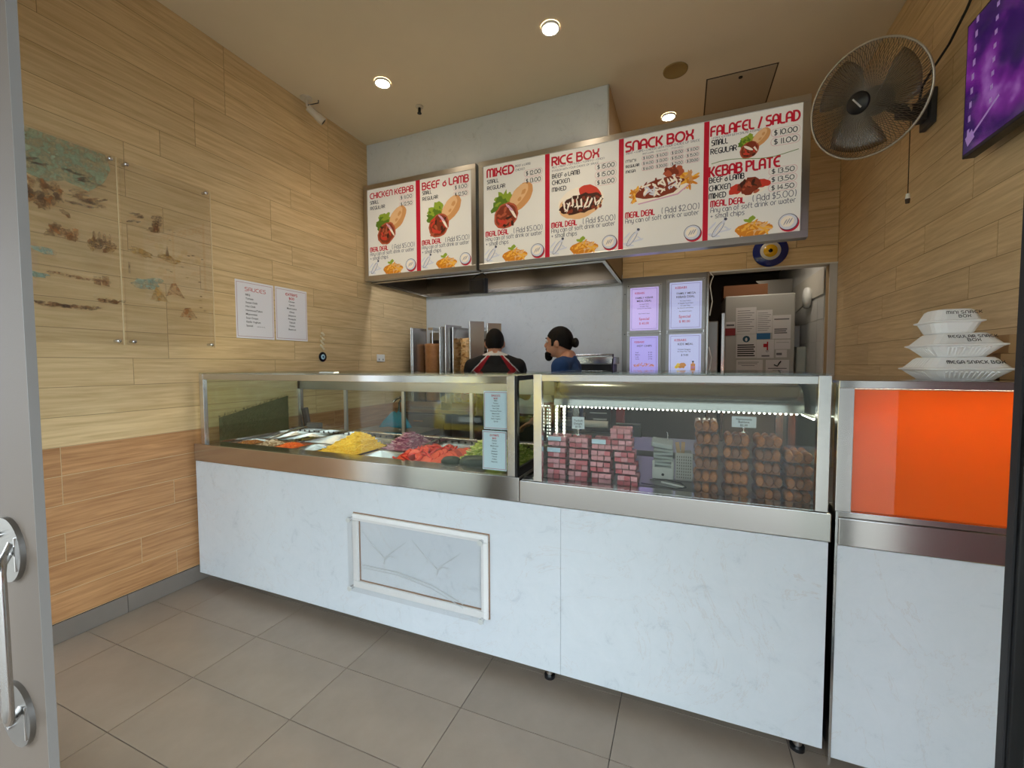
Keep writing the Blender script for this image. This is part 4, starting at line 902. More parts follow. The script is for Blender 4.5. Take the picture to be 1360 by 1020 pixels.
MB().obox((-.082, 2.015, 1.040), (1, 0, -.12), (0, 1, .2), (.1, 0, 1), .046, .038, .011).build('napkin', NAP, t, .006)
MB().tube([(-.06, 2.03, 1.04), (-.06, 2.03, 1.085), (-.066, 2.03, 1.09)], .002, 6).build('wire', CHROME, t)
MB().cyl((-.077, 1.9745, .905), (-.077, 1.972, .905), .006, n=10).build('screw', DARKGREY, t)
t = thing('plastic_basket', (.005, 2.01, .8845), 'pale grey perforated plastic basket beside the napkins', 'basket')
BK = mat('basket_grey', (196, 194, 190), .5)
MB().box(-.025, .045, 1.972, 1.976, .885, 1.008).box(-.025, .045, 2.05, 2.054, .885, 1.008).box(-.025, -.021, 1.976, 2.05, .885, 1.008).box(.041, .045, 1.976, 2.05, .885, 1.008).box(-.025, .045, 1.972, 2.054, .8845, .888).build('shell', BK, t)
hm = MB()
for i in range(7):
    for j in range(8): hm.box(-.019+i*.009, -.0155+i*.009, 1.9712, 1.9721, .897+j*.013, .904+j*.013)
hm.build('perforation', mat('hole_grey', (120, 118, 114), .7), t)['kind'] = 'stuff'
for k, (x, a, lb) in enumerate(((-.012, -.15, 'left'), (.004, .05, 'right'))):
    o = MB().obox((x, 2.0+.012*k, 1.0), (1, 0, -a), (0, 1, 0), (a, 0, 1), .008, .0012, .052).build('wooden_spatula', mat('pale_wood', (206, 170, 128), .6), None, .003)
    tag(o, 'flat pale wooden stick in the grey basket, %s of the two' % lb, 'wooden stick', 'wooden sticks in the basket')
tag(MB().tube([(-.16, 1.86, .888), (-.10, 1.85, .887), (-.02, 1.83, .887), (.02, 1.86, .888), (.0, 1.92, .888), (-.06, 1.95, .888), (-.13, 1.93, .888)], .0025, 6).build('cable', BLACK), 'thin black cable looped on the pastry case deck', 'cable')
tag(MB().obox((-.035, 1.885, .889), (1, -.5, 0), (.5, 1, 0), (0, 0, 1), .05, .004, .003).build('plastic_knife', WHITE), 'white plastic knife lying on the deck in front of the basket', 'knife')

# ================================================================== FOAM BOXES, BROWN BOXES ON THE SIDE CABINET
def clamshell(cx, cy, z, w, d, hb, hl, ribs, text, label):
    t = thing('foam_takeaway_box', (cx, cy, z), label, 'takeaway box', 'foam snack boxes')
    W_, D_ = w/2, d/2; k = .025; il = 1.25 if w > .15 else .8; ib = 1.35 if w > .15 else .75
    def ring(sx, sy, zz, c):
        out = []
        for qx, qy, a0 in ((1, 1, 0), (-1, 1, 90), (-1, -1, 180), (1, -1, 270)):
            for i in range(4): a = math.radians(a0+30*i); out.append((cx+qx*(sx-c)+c*math.cos(a), cy+qy*(sy-c)+c*math.sin(a), zz))
        return out
    def loft(rings, cap0, cap1):
        mb = MB(); n = 16
        V = [p for rg in rings for p in rg]; F = [(i*n+j, i*n+(j+1) % n, (i+1)*n+(j+1) % n, (i+1)*n+j) for i in range(len(rings)-1) for j in range(n)]
        if cap0: F.append(tuple(range(n))[::-1])
        if cap1: F.append(tuple(range((len(rings)-1)*n, len(rings)*n)))
        return mb.add(V, F, False)
    c = .03
    b = loft([ring(W_-k*(ib+.1), D_-k*(ib+.1), z, c), ring(W_-k*ib, D_-k*ib, z+.004, c), ring(W_-.008, D_-.008, z+hb-.003, c)], True, True).build('tray', FOAM, t)
    rim = loft([ring(W_-.008, D_-.008, z+hb-.003, c), ring(W_, D_, z+hb, c), ring(W_, D_, z+hb+.004, c), ring(W_-.008, D_-.008, z+hb+.006, c)], False, True).build('rim', FOAM, t)
    ld = loft([ring(W_-.008, D_-.008, z+hb+.005, c), ring(W_-k*il, D_-k*il, z+hb+hl-.004, c), ring(W_-k*(il+.2), D_-k*(il+.2), z+hb+hl, c)], False, True).build('lid', FOAM, t)
    if ribs:
        nr = 11; x0 = cx-W_+k*1.5
        for i in range(nr):
            u = -W_+.05+i*(w-.10)/(nr-1)
            MB().tube([(cx+u*.86, cy-D_+k*ib, z+.008), (cx+u, cy-D_+.010, z+hb-.006)], .0035, 6).build('rib', FOAM, b)
        for i in range(8):
            u = -D_+.05+i*(d-.10)/7
            MB().tube([(cx-W_+k*ib, cy+u*.86, z+.008), (cx-W_+.010, cy+u, z+hb-.006)], .003, 6).build('rib', FOAM, b)
            if ribs > 1: MB().tube([(cx-W_+.012, cy+u, z+hb+.008), (cx-W_+k*il, cy+u*.86, z+hb+hl-.006)], .003, 6).build('rib', FOAM, ld)
    # handwriting on the sloped front of the lid
    tx = MB(); p0 = Vector((cx, cy-D_+.008, z+hb+.005)); p1 = Vector((cx, cy-D_+k*il, z+hb+hl-.004)); up = (p1-p0).normalized(); nrm = Vector((1, 0, 0)).cross(up)
    sl = (p1-p0).length
    for i, (s, v, ww) in enumerate(text): strokes(tx, s, p0+up*sl*v-nrm*-.0012+Vector((-ww/2+.012, 0, 0)), UX, up, sl*.27 if len(text) > 1 else sl*.3, ww, .17, .3)
    tx.build('marker_writing', INK, ld)['kind'] = 'stuff'
clamshell(.835, 1.852, 1.3445, .222, .225, .034, .040, 2, [('MEGA SNACK BOX', .45, .135)], 'largest white foam box marked mega snack box at the bottom of the pile')
clamshell(.832, 1.850, 1.4190, .196, .200, .037, .040, 1, [('REGULAR SNACK', .60, .115), ('BOX', .22, .03)], 'middle white foam box marked regular snack box')
clamshell(.815, 1.846, 1.4965, .140, .150, .036, .042, 0, [('MINI SNACK', .60, .085), ('BOX', .22, .028)], 'smallest white foam box marked mini snack box on top')
CB = mat('cardboard', (176, 142, 100), .8, var=.1, vscale=12)
for nm, b, lb in (('lower', (.955, 1.10, 1.86, 2.0, 1.3445, 1.43), 'brown cardboard box standing on the side cabinet behind the foam boxes, lower one'), ('upper', (.975, 1.11, 1.865, 1.995, 1.4305, 1.492), 'smaller brown cardboard box on top of the other behind the foam boxes')):
    t = thing('cardboard_box', ((b[0]+b[1])/2, (b[2]+b[3])/2, b[4]), lb, 'box', 'cardboard boxes on the side cabinet')
    MB().box(*b).build('carton', CB, t, .002)
    MB().cyl(((b[0]+b[1])/2-.03, b[2]+.0005, (b[4]+b[5])/2), ((b[0]+b[1])/2-.03, b[2]-.0012, (b[4]+b[5])/2), .005, n=10).build('finger_hole', DARKGREY, t)

# ================================================================== LEFT WALL: ART GLASS, NOTICES, CHARM, OUTLET
UYw = Vector((0, 1, 0)); WXp = LX+.002       # on the left wall the viewer's right is +Y
ART = {k: mat('art_'+k, c, .5) for k, c in dict(sea=(146, 164, 134), brown=(140, 98, 58), dark=(104, 76, 54), sand=(206, 174, 120), teal=(146, 170, 152), rust=(166, 112, 62), ochre=(176, 136, 72)).items()}
AK = list(ART)
for k_, m_ in ART.items():                     # thin paint: patches of bare glass show between the pigment
    nt_ = m_.node_tree; tc_ = nt_.nodes.new('ShaderNodeTexCoord'); nz_ = nt_.nodes.new('ShaderNodeTexNoise'); nz_.inputs['Scale'].default_value = 22; nz_.inputs['Detail'].default_value = 7; nz_.inputs['Roughness'].default_value = .7
    rp_ = nt_.nodes.new('ShaderNodeValToRGB'); rp_.color_ramp.elements[0].position = .36; rp_.color_ramp.elements[0].color = (.12, .12, .12, 1); rp_.color_ramp.elements[1].position = .66; rp_.color_ramp.elements[1].color = (.85, .85, .85, 1)
    tr_ = nt_.nodes.new('ShaderNodeBsdfTransparent'); mx_ = nt_.nodes.new('ShaderNodeMixShader')
    nt_.links.new(tc_.outputs['Object'], nz_.inputs['Vector']); nt_.links.new(nz_.outputs[0], rp_.inputs[0]); nt_.links.new(rp_.outputs[0], mx_.inputs[0])
    nt_.links.new(tr_.outputs[0], mx_.inputs[1]); nt_.links.new(nt_.nodes['Principled BSDF'].outputs[0], mx_.inputs[2]); nt_.links.new(mx_.outputs[0], nt_.nodes['Material Output'].inputs['Surface'])
def art_panel(y0, y1, seed, label):
    z0, z1 = 1.52, 2.54
    t = thing('art_glass_panel', (LX+.03, (y0+y1)/2, z0), label, 'glass panel', 'printed glass panels on the left wall')
    MB().box(LX+.026, LX+.032, y0, y1, z0, z1).build('pane', ACRYL, t)
    MB().box(LX+.0262, LX+.0322, y1-.0045, y1-.0005, z0, z1).build('pale_edge', mat('glass_edge', (226, 204, 160), .3), t)  # pale strip along one edge of the pane
    for y in (y0+.03, y1-.03):
        for z in (z0+.02, z1-.02):
            s = MB().cyl((LX+.0005, y, z), (LX+.036, y, z), .009, n=14).build('standoff', CHROME, t)
            MB().ell((LX+.038, y, z), .008, .012, .012, n=12).build('cap', CHROME, s)
    pc = MB(); r = random.Random(seed); ly = [0]
    def P(pts, k): ly[0] += 1; pc.m(AK.index(k)).face([(LX+.0325+ly[0]*.00004, p[0], p[1]) for p in pts])
    def B(y, z, ry, rz, k, jag=.25, rot=0, n=16, sd=0): P(blob(n, ry, rz, jag, rot, (y, z), sd), k)
    if seed == 1:
        P([(y0+.1, 2.53), (y0+.1, 2.32), (y0+.2, 2.30), (y0+.27, 2.33), (y0+.36, 2.31), (y1-.06, 2.38), (y1-.03, 2.46), (y1-.05, 2.53)], 'sea')
        for i in range(9): B(y0+.1+.33*r.random(), 2.36+.03*r.random(), .03, .006, 'dark', .5, r.random()*.5, 12, i)
        for i in range(26):
            B(y0+.11+.16*r.random(), 2.17+.12*r.random(), .022, .014, ('brown', 'rust', 'dark')[i % 3], .5, r.random()*3, 12, i)
        for i in range(14): B(y0+.28+.17*r.random(), 2.23+.07*r.random(), .03, .007, ('dark', 'brown')[i % 2], .5, r.random()*.6, 12, i)
        for i in range(12): B(y0+.20+.1*r.random(), 2.05+.05*r.random(), .02, .014, ('rust', 'brown')[i % 2], .5, r.random()*3, 12, i)
        for i in range(16): B(y0+.33+.12*r.random(), 2.02+.045*r.random(), .018, .012, ('brown', 'ochre', 'dark')[i % 3], .5, r.random()*3, 12, i)
        for i in range(4): B(y0+.37+.022*i, 2.085, .006, .03, 'brown', .2, 0, 10, i)
        for i in range(12): B(y0+.20+.02*i, 1.86+.005*r.random()-.001*i, .014, .007, ('brown', 'rust')[i % 2], .4, 0, 12, i)
        for i in range(2): P([(y0+.36+.035*i, 1.835), (y0+.39+.035*i, 1.83), (y0+.39+.035*i, 1.875+.008*i), (y0+.36+.035*i, 1.875+.008*i)], 'brown')
        for i in range(22): B(y0+.15+.22*r.random(), 1.70+.012*r.random(), .02, .007, ('brown', 'dark')[i % 2], .4, 0, 12, i)
        for i in range(10): B(y0+.38+.1*r.random(), 1.745+.012*r.random(), .016, .008, 'brown', .4, 0, 12, i)
        for i in range(4): B(y0+.12+.08*r.random(), 1.78+.2*r.random(), .04, .012, 'teal', .3, 0, 14, i)
    else:
        for i in range(14): B(y0+.14+.04*r.random(), 2.19+.09*r.random()*(1-.3*(i % 2)), .016, .014, ('dark', 'brown')[i % 2], .4, 0, 12, i)
        for i in range(8): B(y0+.02+.08*r.random(), 2.21+.05*r.random(), .02, .005, 'dark', .5, .3, 10, i)
        B(y0+.08, 2.05, .055, .022, 'ochre', .25, -.2, 18, 1); B(y0+.22, 2.045, .055, .02, 'ochre', .25, -.1, 18, 2); P([(y0+.205, 2.06), (y0+.225, 2.06), (y0+.215, 2.13)], 'dark')
        B(y0+.10, 1.875, .065, .032, 'teal', .2, .1, 20, 3); B(y0+.15, 1.90, .04, .016, 'teal', .2, .1, 14, 5)
        P([(y0+.12, 1.79), (y0+.15, 1.87), (y0+.165, 1.865), (y0+.21, 1.785)], 'ochre'); P([(y0+.20, 1.82), (y0+.23, 1.90), (y0+.255, 1.905), (y0+.30, 1.82), (y0+.25, 1.84)], 'rust')
        P([(y0+.27, 1.705), (y0+.30, 1.76), (y0+.33, 1.765), (y0+.37, 1.705)], 'rust'); P([(y0+.02, 1.92), (y0+.03, 1.92), (y0+.028, 1.98), (y0+.02, 1.985)], 'dark')
        for i in range(24): B(y0+.03+.4*r.random(), 1.66+.6*r.random(), .010, .003, ('brown', 'dark', 'sand')[i % 3], .5, 0, 8, i)
    pc.build('printed_scene', [ART[k] for k in AK], t)['kind'] = 'stuff'
art_panel(.868, 1.352, 1, 'clear glass panel printed with a sea coast and ruins, nearer the grey door')
art_panel(1.362, 1.842, 2, 'clear glass panel printed with rock towers and boats, nearer the notices')
SAUCE = ['BBQ', 'Tomato', 'Sweet Chilli', 'Hot Chilli', 'Hummous/Tahini', 'Mayonnaise', 'Sour Cream', 'Garlic Yoghurt', 'Special']
EXTRA = ['Cheese', 'Carrot', 'Mushrooms', 'Olives', 'Jalapenos', 'Pineapple', 'Tabouli', 'Pickles', 'Beetroot']
def notice(o, ux, n, w, h, head, lines, centre, label, group, extra=None, tint=PAPER, cat='notice'):
    """paper sheet: lower-left corner o, viewer's right ux, front normal n"""
    o = Vector(o); ux = Vector(ux); n = Vector(n); up = Vector((0, 0, 1)); c = o+ux*w/2
    t = thing('paper_notice', c, label, cat, group)
    MB().obox(o+ux*w/2+up*h/2, ux, n, up, w/2, .0006, h/2).build('sheet', tint, t)
    b = MB(); q = n*.0010
    for x, y, a, d in ((.035, .035, .93, .002), (.035, .963, .93, .002)): b.obox(o+q+ux*w/2+up*h*y, ux, n, up, w*.465, .0001, .0012)
    for x in (.035, .965): b.obox(o+q+ux*w*x+up*h*.5, ux, n, up, .0012, .0001, h*.463)
    b.build('border', mat('border_red', (176, 120, 130), .7), t)
    hd = MB()
    if centre:
        strokes(hd, head, o+q*1.3+ux*w*.32+up*h*.86, ux, up, h*.045, w*.36, .2); strokes(hd, '$1.00', o+q*1.3+ux*w*.42+up*h*.79, ux, up, h*.04, w*.16, .2)
    else: strokes(hd, head, o+q*1.3+ux*w*.24+up*h*.825, ux, up, h*.06, w*.54, .14)
    hd.build('heading', REDINK, t)['kind'] = 'stuff'
    tx = MB()
    for i, s in enumerate(lines):
        v = (.735 if centre else .745)-i*.067
        fonttext(tx, s, o+q*1.3+ux*w*(.5 if centre else .25)+up*h*v, ux, up, h*.031, w*.55, 'C' if centre else 'L', .012)
    if extra: fonttext(tx, extra, o+q*1.3+ux*w*.53+up*h*(.745-8*.067), ux, up, h*.018, w*.34, 'L')
    tx.build('list_lettering', INK, t)['kind'] = 'stuff'
    return t
notice((WXp, 2.004, 1.598), UYw, (1, 0, 0), .296, .412, 'SAUCES', SAUCE, False, 'white paper sauces list taped on the left wall', 'paper notices', '(ask for sauce)')
notice((WXp, 2.314, 1.601), UYw, (1, 0, 0), .293, .411, "EXTRA'S", EXTRA, True, 'white paper extras list taped on the left wall beside the sauces list', 'paper notices')
BLP = mat('bluish_paper', (206, 220, 232), .7)
notice((-.838, PY+.022, 1.108), UX, (0, -1, 0), .120, .174, 'SAUCES', SAUCE, True, 'upper sheet stuck inside the glass at the right end of the salad case', 'sheets inside the salad case', None, BLP)
notice((-.846, PY+.022, .922), UX, (0, -1, 0), .120, .180, "EXTRA'S", EXTRA, True, 'lower sheet stuck inside the glass at the right end of the salad case', 'sheets inside the salad case', None, BLP)
t = thing('hanging_charm', (LX+.012, 2.75, 1.42), 'hanging beaded charm with a dark blue glass eye below the notices', 'charm')
MB().tube([(LX+.008, 2.747, 1.74), (LX+.010, 2.748, 1.69), (LX+.012, 2.75, 1.53)], .0018, 6).build('string', mat('string', (190, 160, 110), .8), t)
r = random.Random(2); bead = mat('pale_bead', (222, 206, 172), .3)
for k in range(11): MB().ell((LX+.014, 2.75+.016*math.sin(k*2.1), 1.68-k*.0135), .008+.004*r.random(), n=10).build('bead', bead, t)
MB().lathe([(0, .004), (.036, .004), (.043, 0), (.036, -.004), (0, -.004)], (LX+.012, 2.752, 1.475), (1, 0, 0), 28).build('eye_disc', mat('navy_glass', (14, 18, 34), .12), t)
MB().lathe([(0, .0052), (.022, .0048), (.023, .003)], (LX+.012, 2.752, 1.475), (1, 0, 0), 24).build('pale_ring', mat('pale_blue', (170, 206, 224), .2), t)
MB().lathe([(0, .0068), (.008, .006), (.009, .004)], (LX+.012, 2.752, 1.475), (1, 0, 0), 18).build('pupil', mat('pupil', (20, 60, 90), .2), t)
t = thing('power_outlet', (LX+.006, 3.51, 1.43), 'white double power outlet on the left wall near the grills', 'power outlet')
MB().box(LX+.0005, LX+.010, 3.455, 3.575, 1.437, 1.513).build('plate', WHITE, t, .004)
for y in (3.485, 3.545): MB().box(LX+.010, LX+.014, y-.012, y+.012, 1.482, 1.502).build('switch', WHITE, t, .002)
for y in (3.485, 3.545): MB().box(LX+.0098, LX+.0105, y-.006, y+.006, 1.452, 1.468).build('socket', DARKGREY, t)
# evil-eye plaque above the doorway
t = thing('evil_eye_plaque', (.706, BY-.012, 2.262), 'large round blue and yellow evil eye plaque above the doorway', 'plaque')
c = Vector((.706, BY-.001, 2.402)); ax = (0, -1, 0)
for rad, hh, nm, m_ in ((.138, .016, 'blue_disc', mat('eye_blue', (30, 44, 120), .15)), (.082, .0185, 'white_ring', mat('eye_white', (226, 222, 212), .2)), (.056, .021, 'yellow_ring', mat('eye_yellow', (236, 184, 36), .2)), (.017, .024, 'pupil', mat('eye_black', (14, 12, 12), .15))):
    MB().lathe([(0, 0), (rad, 0), (rad, hh*.7), (rad*.97, hh), (0, hh)], c, ax, 40).build(nm, m_, t)

# ================================================================== TELEVISION AND FAN ON THE RIGHT WALL
t = thing('television', (1.14, 1.95, 2.28), 'wall television with purple picture high on the right wall', 'television')
TVM = bpy.data.materials.new('tv_picture'); TVM.use_nodes = True; nt = TVM.node_tree; N = nt.nodes; L = nt.links; b = N['Principled BSDF']
tc = N.new('ShaderNodeTexCoord'); nz = N.new('ShaderNodeTexNoise'); nz.inputs['Scale'].default_value = 4.5; nz.inputs['Detail'].default_value = 5; L.new(tc.outputs['Object'], nz.inputs['Vector'])
rp = N.new('ShaderNodeValToRGB'); e = rp.color_ramp.elements; e[0].position = .35; e[0].color = (*s2l((26, 8, 66)), 1); e[1].position = .62; e[1].color = (*s2l((108, 34, 128)), 1); x = e.new(.8); x.color = (*s2l((170, 120, 190)), 1); x = e.new(.48); x.color = (*s2l((48, 12, 84)), 1)
L.new(nz.outputs[0], rp.inputs[0]); L.new(rp.outputs[0], b.inputs['Emission Color']); b.inputs['Emission Strength'].default_value = .55; b.inputs['Base Color'].default_value = (.01, .01, .012, 1); b.inputs['Roughness'].default_value = .12
MB().box(1.105, 1.15, 1.45, 2.455, 2.278, 2.835).build('housing', BLACK, t, .004)
MB().box(1.1035, 1.1055, 1.462, 2.443, 2.292, 2.823).build('screen', TVM, t)
mk = MB(); r = random.Random(6)
for k in range(9): mk.box(1.1030, 1.1036, 2.405-.004*k, 2.420-.004*k, 2.36+k*.055, 2.385+k*.055)
for k in range(8): mk.box(1.1030, 1.1036, 2.27-.003*k, 2.285-.003*k, 2.42+k*.05, 2.438+k*.05)
mk.obox((1.1033, 2.31, 2.385), (0, -.9, .42), (1, 0, 0), (0, .42, .9), .09, .0004, .005); mk.obox((1.1033, 2.40, 2.345), (0, -.9, .42), (1, 0, 0), (0, .42, .9), .024, .0004, .022)
mk.build('picture_marks', mat('tv_marks', (150, 120, 176), .4, emit=.3), t)['kind'] = 'stuff'
MB().box(1.15, RX-.001, 1.80, 2.10, 2.45, 2.65).build('wall_mount', BLACKM, t)
FC = Vector((.86, 2.76, 2.752)); FN = Vector((-.62, -.66, -.30)).normalized()
t = thing('wall_fan', (1.17, 2.96, 2.66), 'large round wall fan with wire guard beside the television', 'fan')
ax_u = FN.orthogonal().normalized(); fa = Vector((0, 0, 1)); fa = (fa-FN*fa.dot(FN)).normalized(); fb = FN.cross(fa)
def FP(rad, ang, h): return FC+FN*h+(fa*math.cos(ang)+fb*math.sin(ang))*rad
WIRE = mat('fan_wire', (120, 112, 100), .35, .6); RR = .262
MB().tube([FP(RR, 2*PI*i/64, 0) for i in range(64)], .006, 8, True).build('guard_ring', mat('fan_ring', (190, 182, 168), .3, .5), t)
gw = MB()
for k in range(132):
    a = 2*PI*k/132; tw = .35
    gw.tube([FP(.052, a-tw, .075), FP(.12, a-tw*.7, .074), FP(.20, a-tw*.3, .055), FP(.24, a-.08, .032), FP(RR, a, 0)], .0014, 4, caps=False)
g = gw.build('front_guard', WIRE, t); g['kind'] = 'stuff'
gw = MB()
for k in range(72):
    a = 2*PI*k/72
    gw.tube([FP(.06, a, -.085), FP(.16, a, -.08), FP(.235, a, -.05), FP(RR, a, 0)], .0012, 4, caps=False)
g = gw.build('rear_guard', WIRE, t); g['kind'] = 'stuff'
MB().lathe([(0, .088), (.045, .086), (.052, .078), (.05, .068), (0, .066)], FC, FN, 28).build('badge_disc', BLACK, t)
MB().obox(FC+FN*.0885, fa*.8+fb*.45, fa*-.45+fb*.8, FN, .03, .0035, .001).build('badge_stripe', mat('silver_mark', (190, 190, 190), .3, .5), t)
BLM = glass('fan_blade', (.62, .60, .57), .10, .3)
for k in range(3):
    a0 = 2*PI*k/3+.4; mb = MB(); nr, na = 6, 7; V = []
    for i in range(nr+1):
        rr = .04+.19*i/nr
        for j in range(na+1):
            aa = a0+(j/na-.5)*(1.1+.5*math.sin(PI*i/nr)*.6)+.35*i/nr
            V.append(FP(rr, aa, .01-.045*(j/na-.5)))
    mb.add(V, [(i*(na+1)+j, (i+1)*(na+1)+j, (i+1)*(na+1)+j+1, i*(na+1)+j+1) for i in range(nr) for j in range(na)], True)
    ob = mb.build('blade', BLM, t); so = ob.modifiers.new('thickness', 'SOLIDIFY'); so.thickness = .003
MB().lathe([(0, .05), (.035, .045), (.04, -.02), (.06, -.04), (.07, -.10), (.055, -.16), (0, -.165)], FC, FN, 24).build('motor', DARKGREY, t)
e0 = FC-FN*.12; wallp = Vector((RX-.001, 2.965, 2.745))
MB().tube([e0, e0*.5+Vector((1.07, 2.9, 2.72))*.5, (1.09, 2.92, 2.735)], [.028, .024, .022], 10).build('neck', BLACK, t)
MB().obox((1.10, 2.935, 2.74), (.8, .25, -.1), (-.25, .8, 0), (0, .1, 1), .055, .028, .032).build('tilt_joint', BLACK, t, .006)
MB().ell((1.09, 2.905, 2.745), .016, .01, .022).build('tilt_knob', CHROME, t)
MB().box(1.135, 1.178, 2.93, 2.995, 2.69, 2.795).build('wall_arm', DARKGREY, t, .004)
MB().box(1.178, RX-.0005, 2.905, 3.02, 2.655, 2.835).build('wall_bracket', DARKGREY, t, .004)
MB().tube([(1.11, 2.94, 2.71), (1.11, 2.94, 2.5), (1.11, 2.938, 2.31)], .0022, 6).build('pull_cord', mat('cord_brown', (70, 50, 32), .7), t)
MB().cyl((1.11, 2.938, 2.312), (1.11, 2.938, 2.285), .008, .011, n=12).build('cord_toggle', WHITE, t)
MB().cyl((1.11, 2.938, 2.285), (1.11, 2.938, 2.262), .011, .009, n=12).build('cord_weight', mat('cord_brown', (70, 50, 32), .7), t)
MB().tube([(1.15, 2.96, 2.79), (1.15, 2.93, 2.86), (1.16, 2.86, 2.90), (1.17, 2.74, 2.94), (1.175, 2.62, 3.01), (1.175, 2.50, 3.10), (1.18, 2.36, 3.2)], .006, 8).build('power_cord', BLACK, t)

# ================================================================== BACK OF HOUSE
t = thing('back_bench', (-1.74, 4.05, 0), 'stainless steel bench along the back wall carrying the kebab grills', 'bench')
MB().box(LX+.012, -.60, 3.72, BY-.004, .90, .935).build('top', STEEL, t, .002)
for x in (-2.6, -1.9, -1.2): 
    dr = MB().box(x-.30, x+.30, 3.735, 3.76, .42, .88).build('door', steel('bench_steel_%d' % int(-x*10), (120, 118, 114), .35), t, .002)
    MB().box(x-.06, x+.06, 3.72, 3.735, .80, .815).build('handle', CHROME, dr)
MB().box(-2.88, -.62, 3.762, BY-.02, .10, .895).build('carcass', MATS['dark_carcass'], t)
for x in (-2.8, -.7): MB().cyl((x, 3.8, 0), (x, 3.8, .1), .02, n=12).build('leg', CHROME, t)
def kebab_grill(x0, x1, label, sheets):
    t = thing('kebab_grill', ((x0+x1)/2, 4.05, .9355), label, 'kebab grill', 'vertical kebab grills')
    cx = (x0+x1)/2
    MB().box(x0, x1, 3.86, 4.30, .9355, 1.0).build('base_tray', STEEL, t, .003)
    MB().box(x0+.02, x1-.02, 4.24, 4.30, 1.0, 1.78).build('burner_back', STEEL_D, t, .002)
    for k in range(5): MB().box(x0+.05, x1-.05, 4.232, 4.24, 1.06+k*.135, 1.15+k*.135).build('burner', mat('burner_dark', (50, 44, 40), .6), t)
    for (a, ya, b, yb, zt) in sheets:
        d = Vector((b-a, yb-ya, 0)); n = Vector((-d.y, d.x, 0)).normalized()
        sh = MB().obox(((a+b)/2, (ya+yb)/2, (1.0+zt)/2), d, n, (0, 0, 1), d.length/2, .0015, (zt-1.0)/2).build('heat_shield', STEEL_V, t)
        MB().cyl((a, ya, 1.0), (a, ya, zt), .008, n=10).build('shield_edge', mat('bright_edge', (228, 228, 226), .2, .9), sh)
    MB().box(cx-.03, cx+.03, 3.98, 4.24, 1.79, 1.815).build('spit_arm', STEEL, t)
    MB().cyl((cx, 4.02, 1.0), (cx, 4.02, 1.79), .008, n=10).build('spit', CHROME, t)
    for z in (1.18, 1.38, 1.54): MB().box(cx+.10, cx+.14, 4.18, 4.235, z, z+.05).build('control_knob', BLACK, t)
    return t
kebab_grill(-2.80, -2.40, 'left kebab grill with folded steel shields and smooth meat cone', [(-2.775, 3.86, -2.70, 4.05, 1.81), (-2.74, 3.84, -2.69, 3.98, 1.80), (-2.40, 3.85, -2.30, 3.98, 1.81)])
kebab_grill(-2.27, -1.88, 'right kebab grill with tall curved shields and stacked chicken', [(-2.300, 3.80, -2.22, 4.0, 1.82), (-2.245, 3.86, -2.19, 4.1, 1.80), (-2.012, 3.80, -1.90, 3.90, 1.845), (-1.87, 3.92, -1.76, 4.02, 1.83)])
ms = mat('doner_meat', (178, 120, 66), .5, var=.18, vscale=30, bump=.3, bscale=60)
pr = [(0, 1.005)]+[(.078+.016*(z-1.0)/.62+.002*math.sin(z*90), z) for z in [1.005+.02*i for i in range(32)]]+[(.085, 1.637), (.0, 1.64)]
o = MB().lathe(pr, (-2.595, 4.02, 0), n=28).build('doner_meat_cone', ms); tag(o, 'smooth tan cone of doner meat on the left spit', 'kebab meat')
r = random.Random(11); mb = MB()
mb.m(0).lathe([(0, 1.005), (.075, 1.005), (.085, 1.3), (.08, 1.68), (0, 1.69)], (-2.128, 3.99, 0), n=20)
for k in range(420):
    z = 1.02+.66*r.random(); a = r.random()*2*PI; rad = .078+.006*math.sin(z*11)+.008*r.random()
    c = Vector((-2.128+rad*math.cos(a), 3.99+rad*math.sin(a), z)); tg = Vector((-math.sin(a), math.cos(a), (r.random()-.5)*.6)); nn = Vector((math.cos(a), math.sin(a), 0))
    mb.m(k % 3).obox(c, tg, nn, tg.cross(nn), .014+.012*r.random(), .006, .004+.004*r.random())
o = mb.build('chicken_kebab_stack', [mat('chicken_a', (214, 168, 104), .5), mat('chicken_b', (182, 128, 66), .5), mat('chicken_c', (232, 196, 140), .5)]); tag(o, 'rough layered stack of cooked chicken on the right spit', 'kebab meat'); o['kind'] = 'stuff'
t = thing('toaster_grill', (-.80, 3.98, .9355), 'steel toaster oven with a black slot behind the man in blue', 'oven')
MB().box(-1.05, -.585, 3.84, 4.25, .9355, 1.32).build('body', STEEL, t, .004)
MB().box(-1.03, -.60, 3.835, 3.842, 1.345, 1.40).box(-1.04, -.60, 3.86, 4.2, 1.33, 1.402).build('slot', BLACK, t)
MB().box(-1.05, -.585, 3.85, 4.25, 1.405, 1.47).build('lid', STEEL, t, .004)
MB().tube([(-1.05, 3.82, 1.485), (-.59, 3.82, 1.485)], .010, 10).build('front_bar', CHROME, t)
MB().obox((-.588, 3.85, 1.41), (0, .3, 1), (1, 0, 0), (0, 1, -.3), .085, .006, .012).build('side_arm', BLACK, t)
MB().tube([(-.98, 3.82, 1.335), (-.60, 3.82, 1.335)], .008, 8).build('lower_bar', CHROME, t)
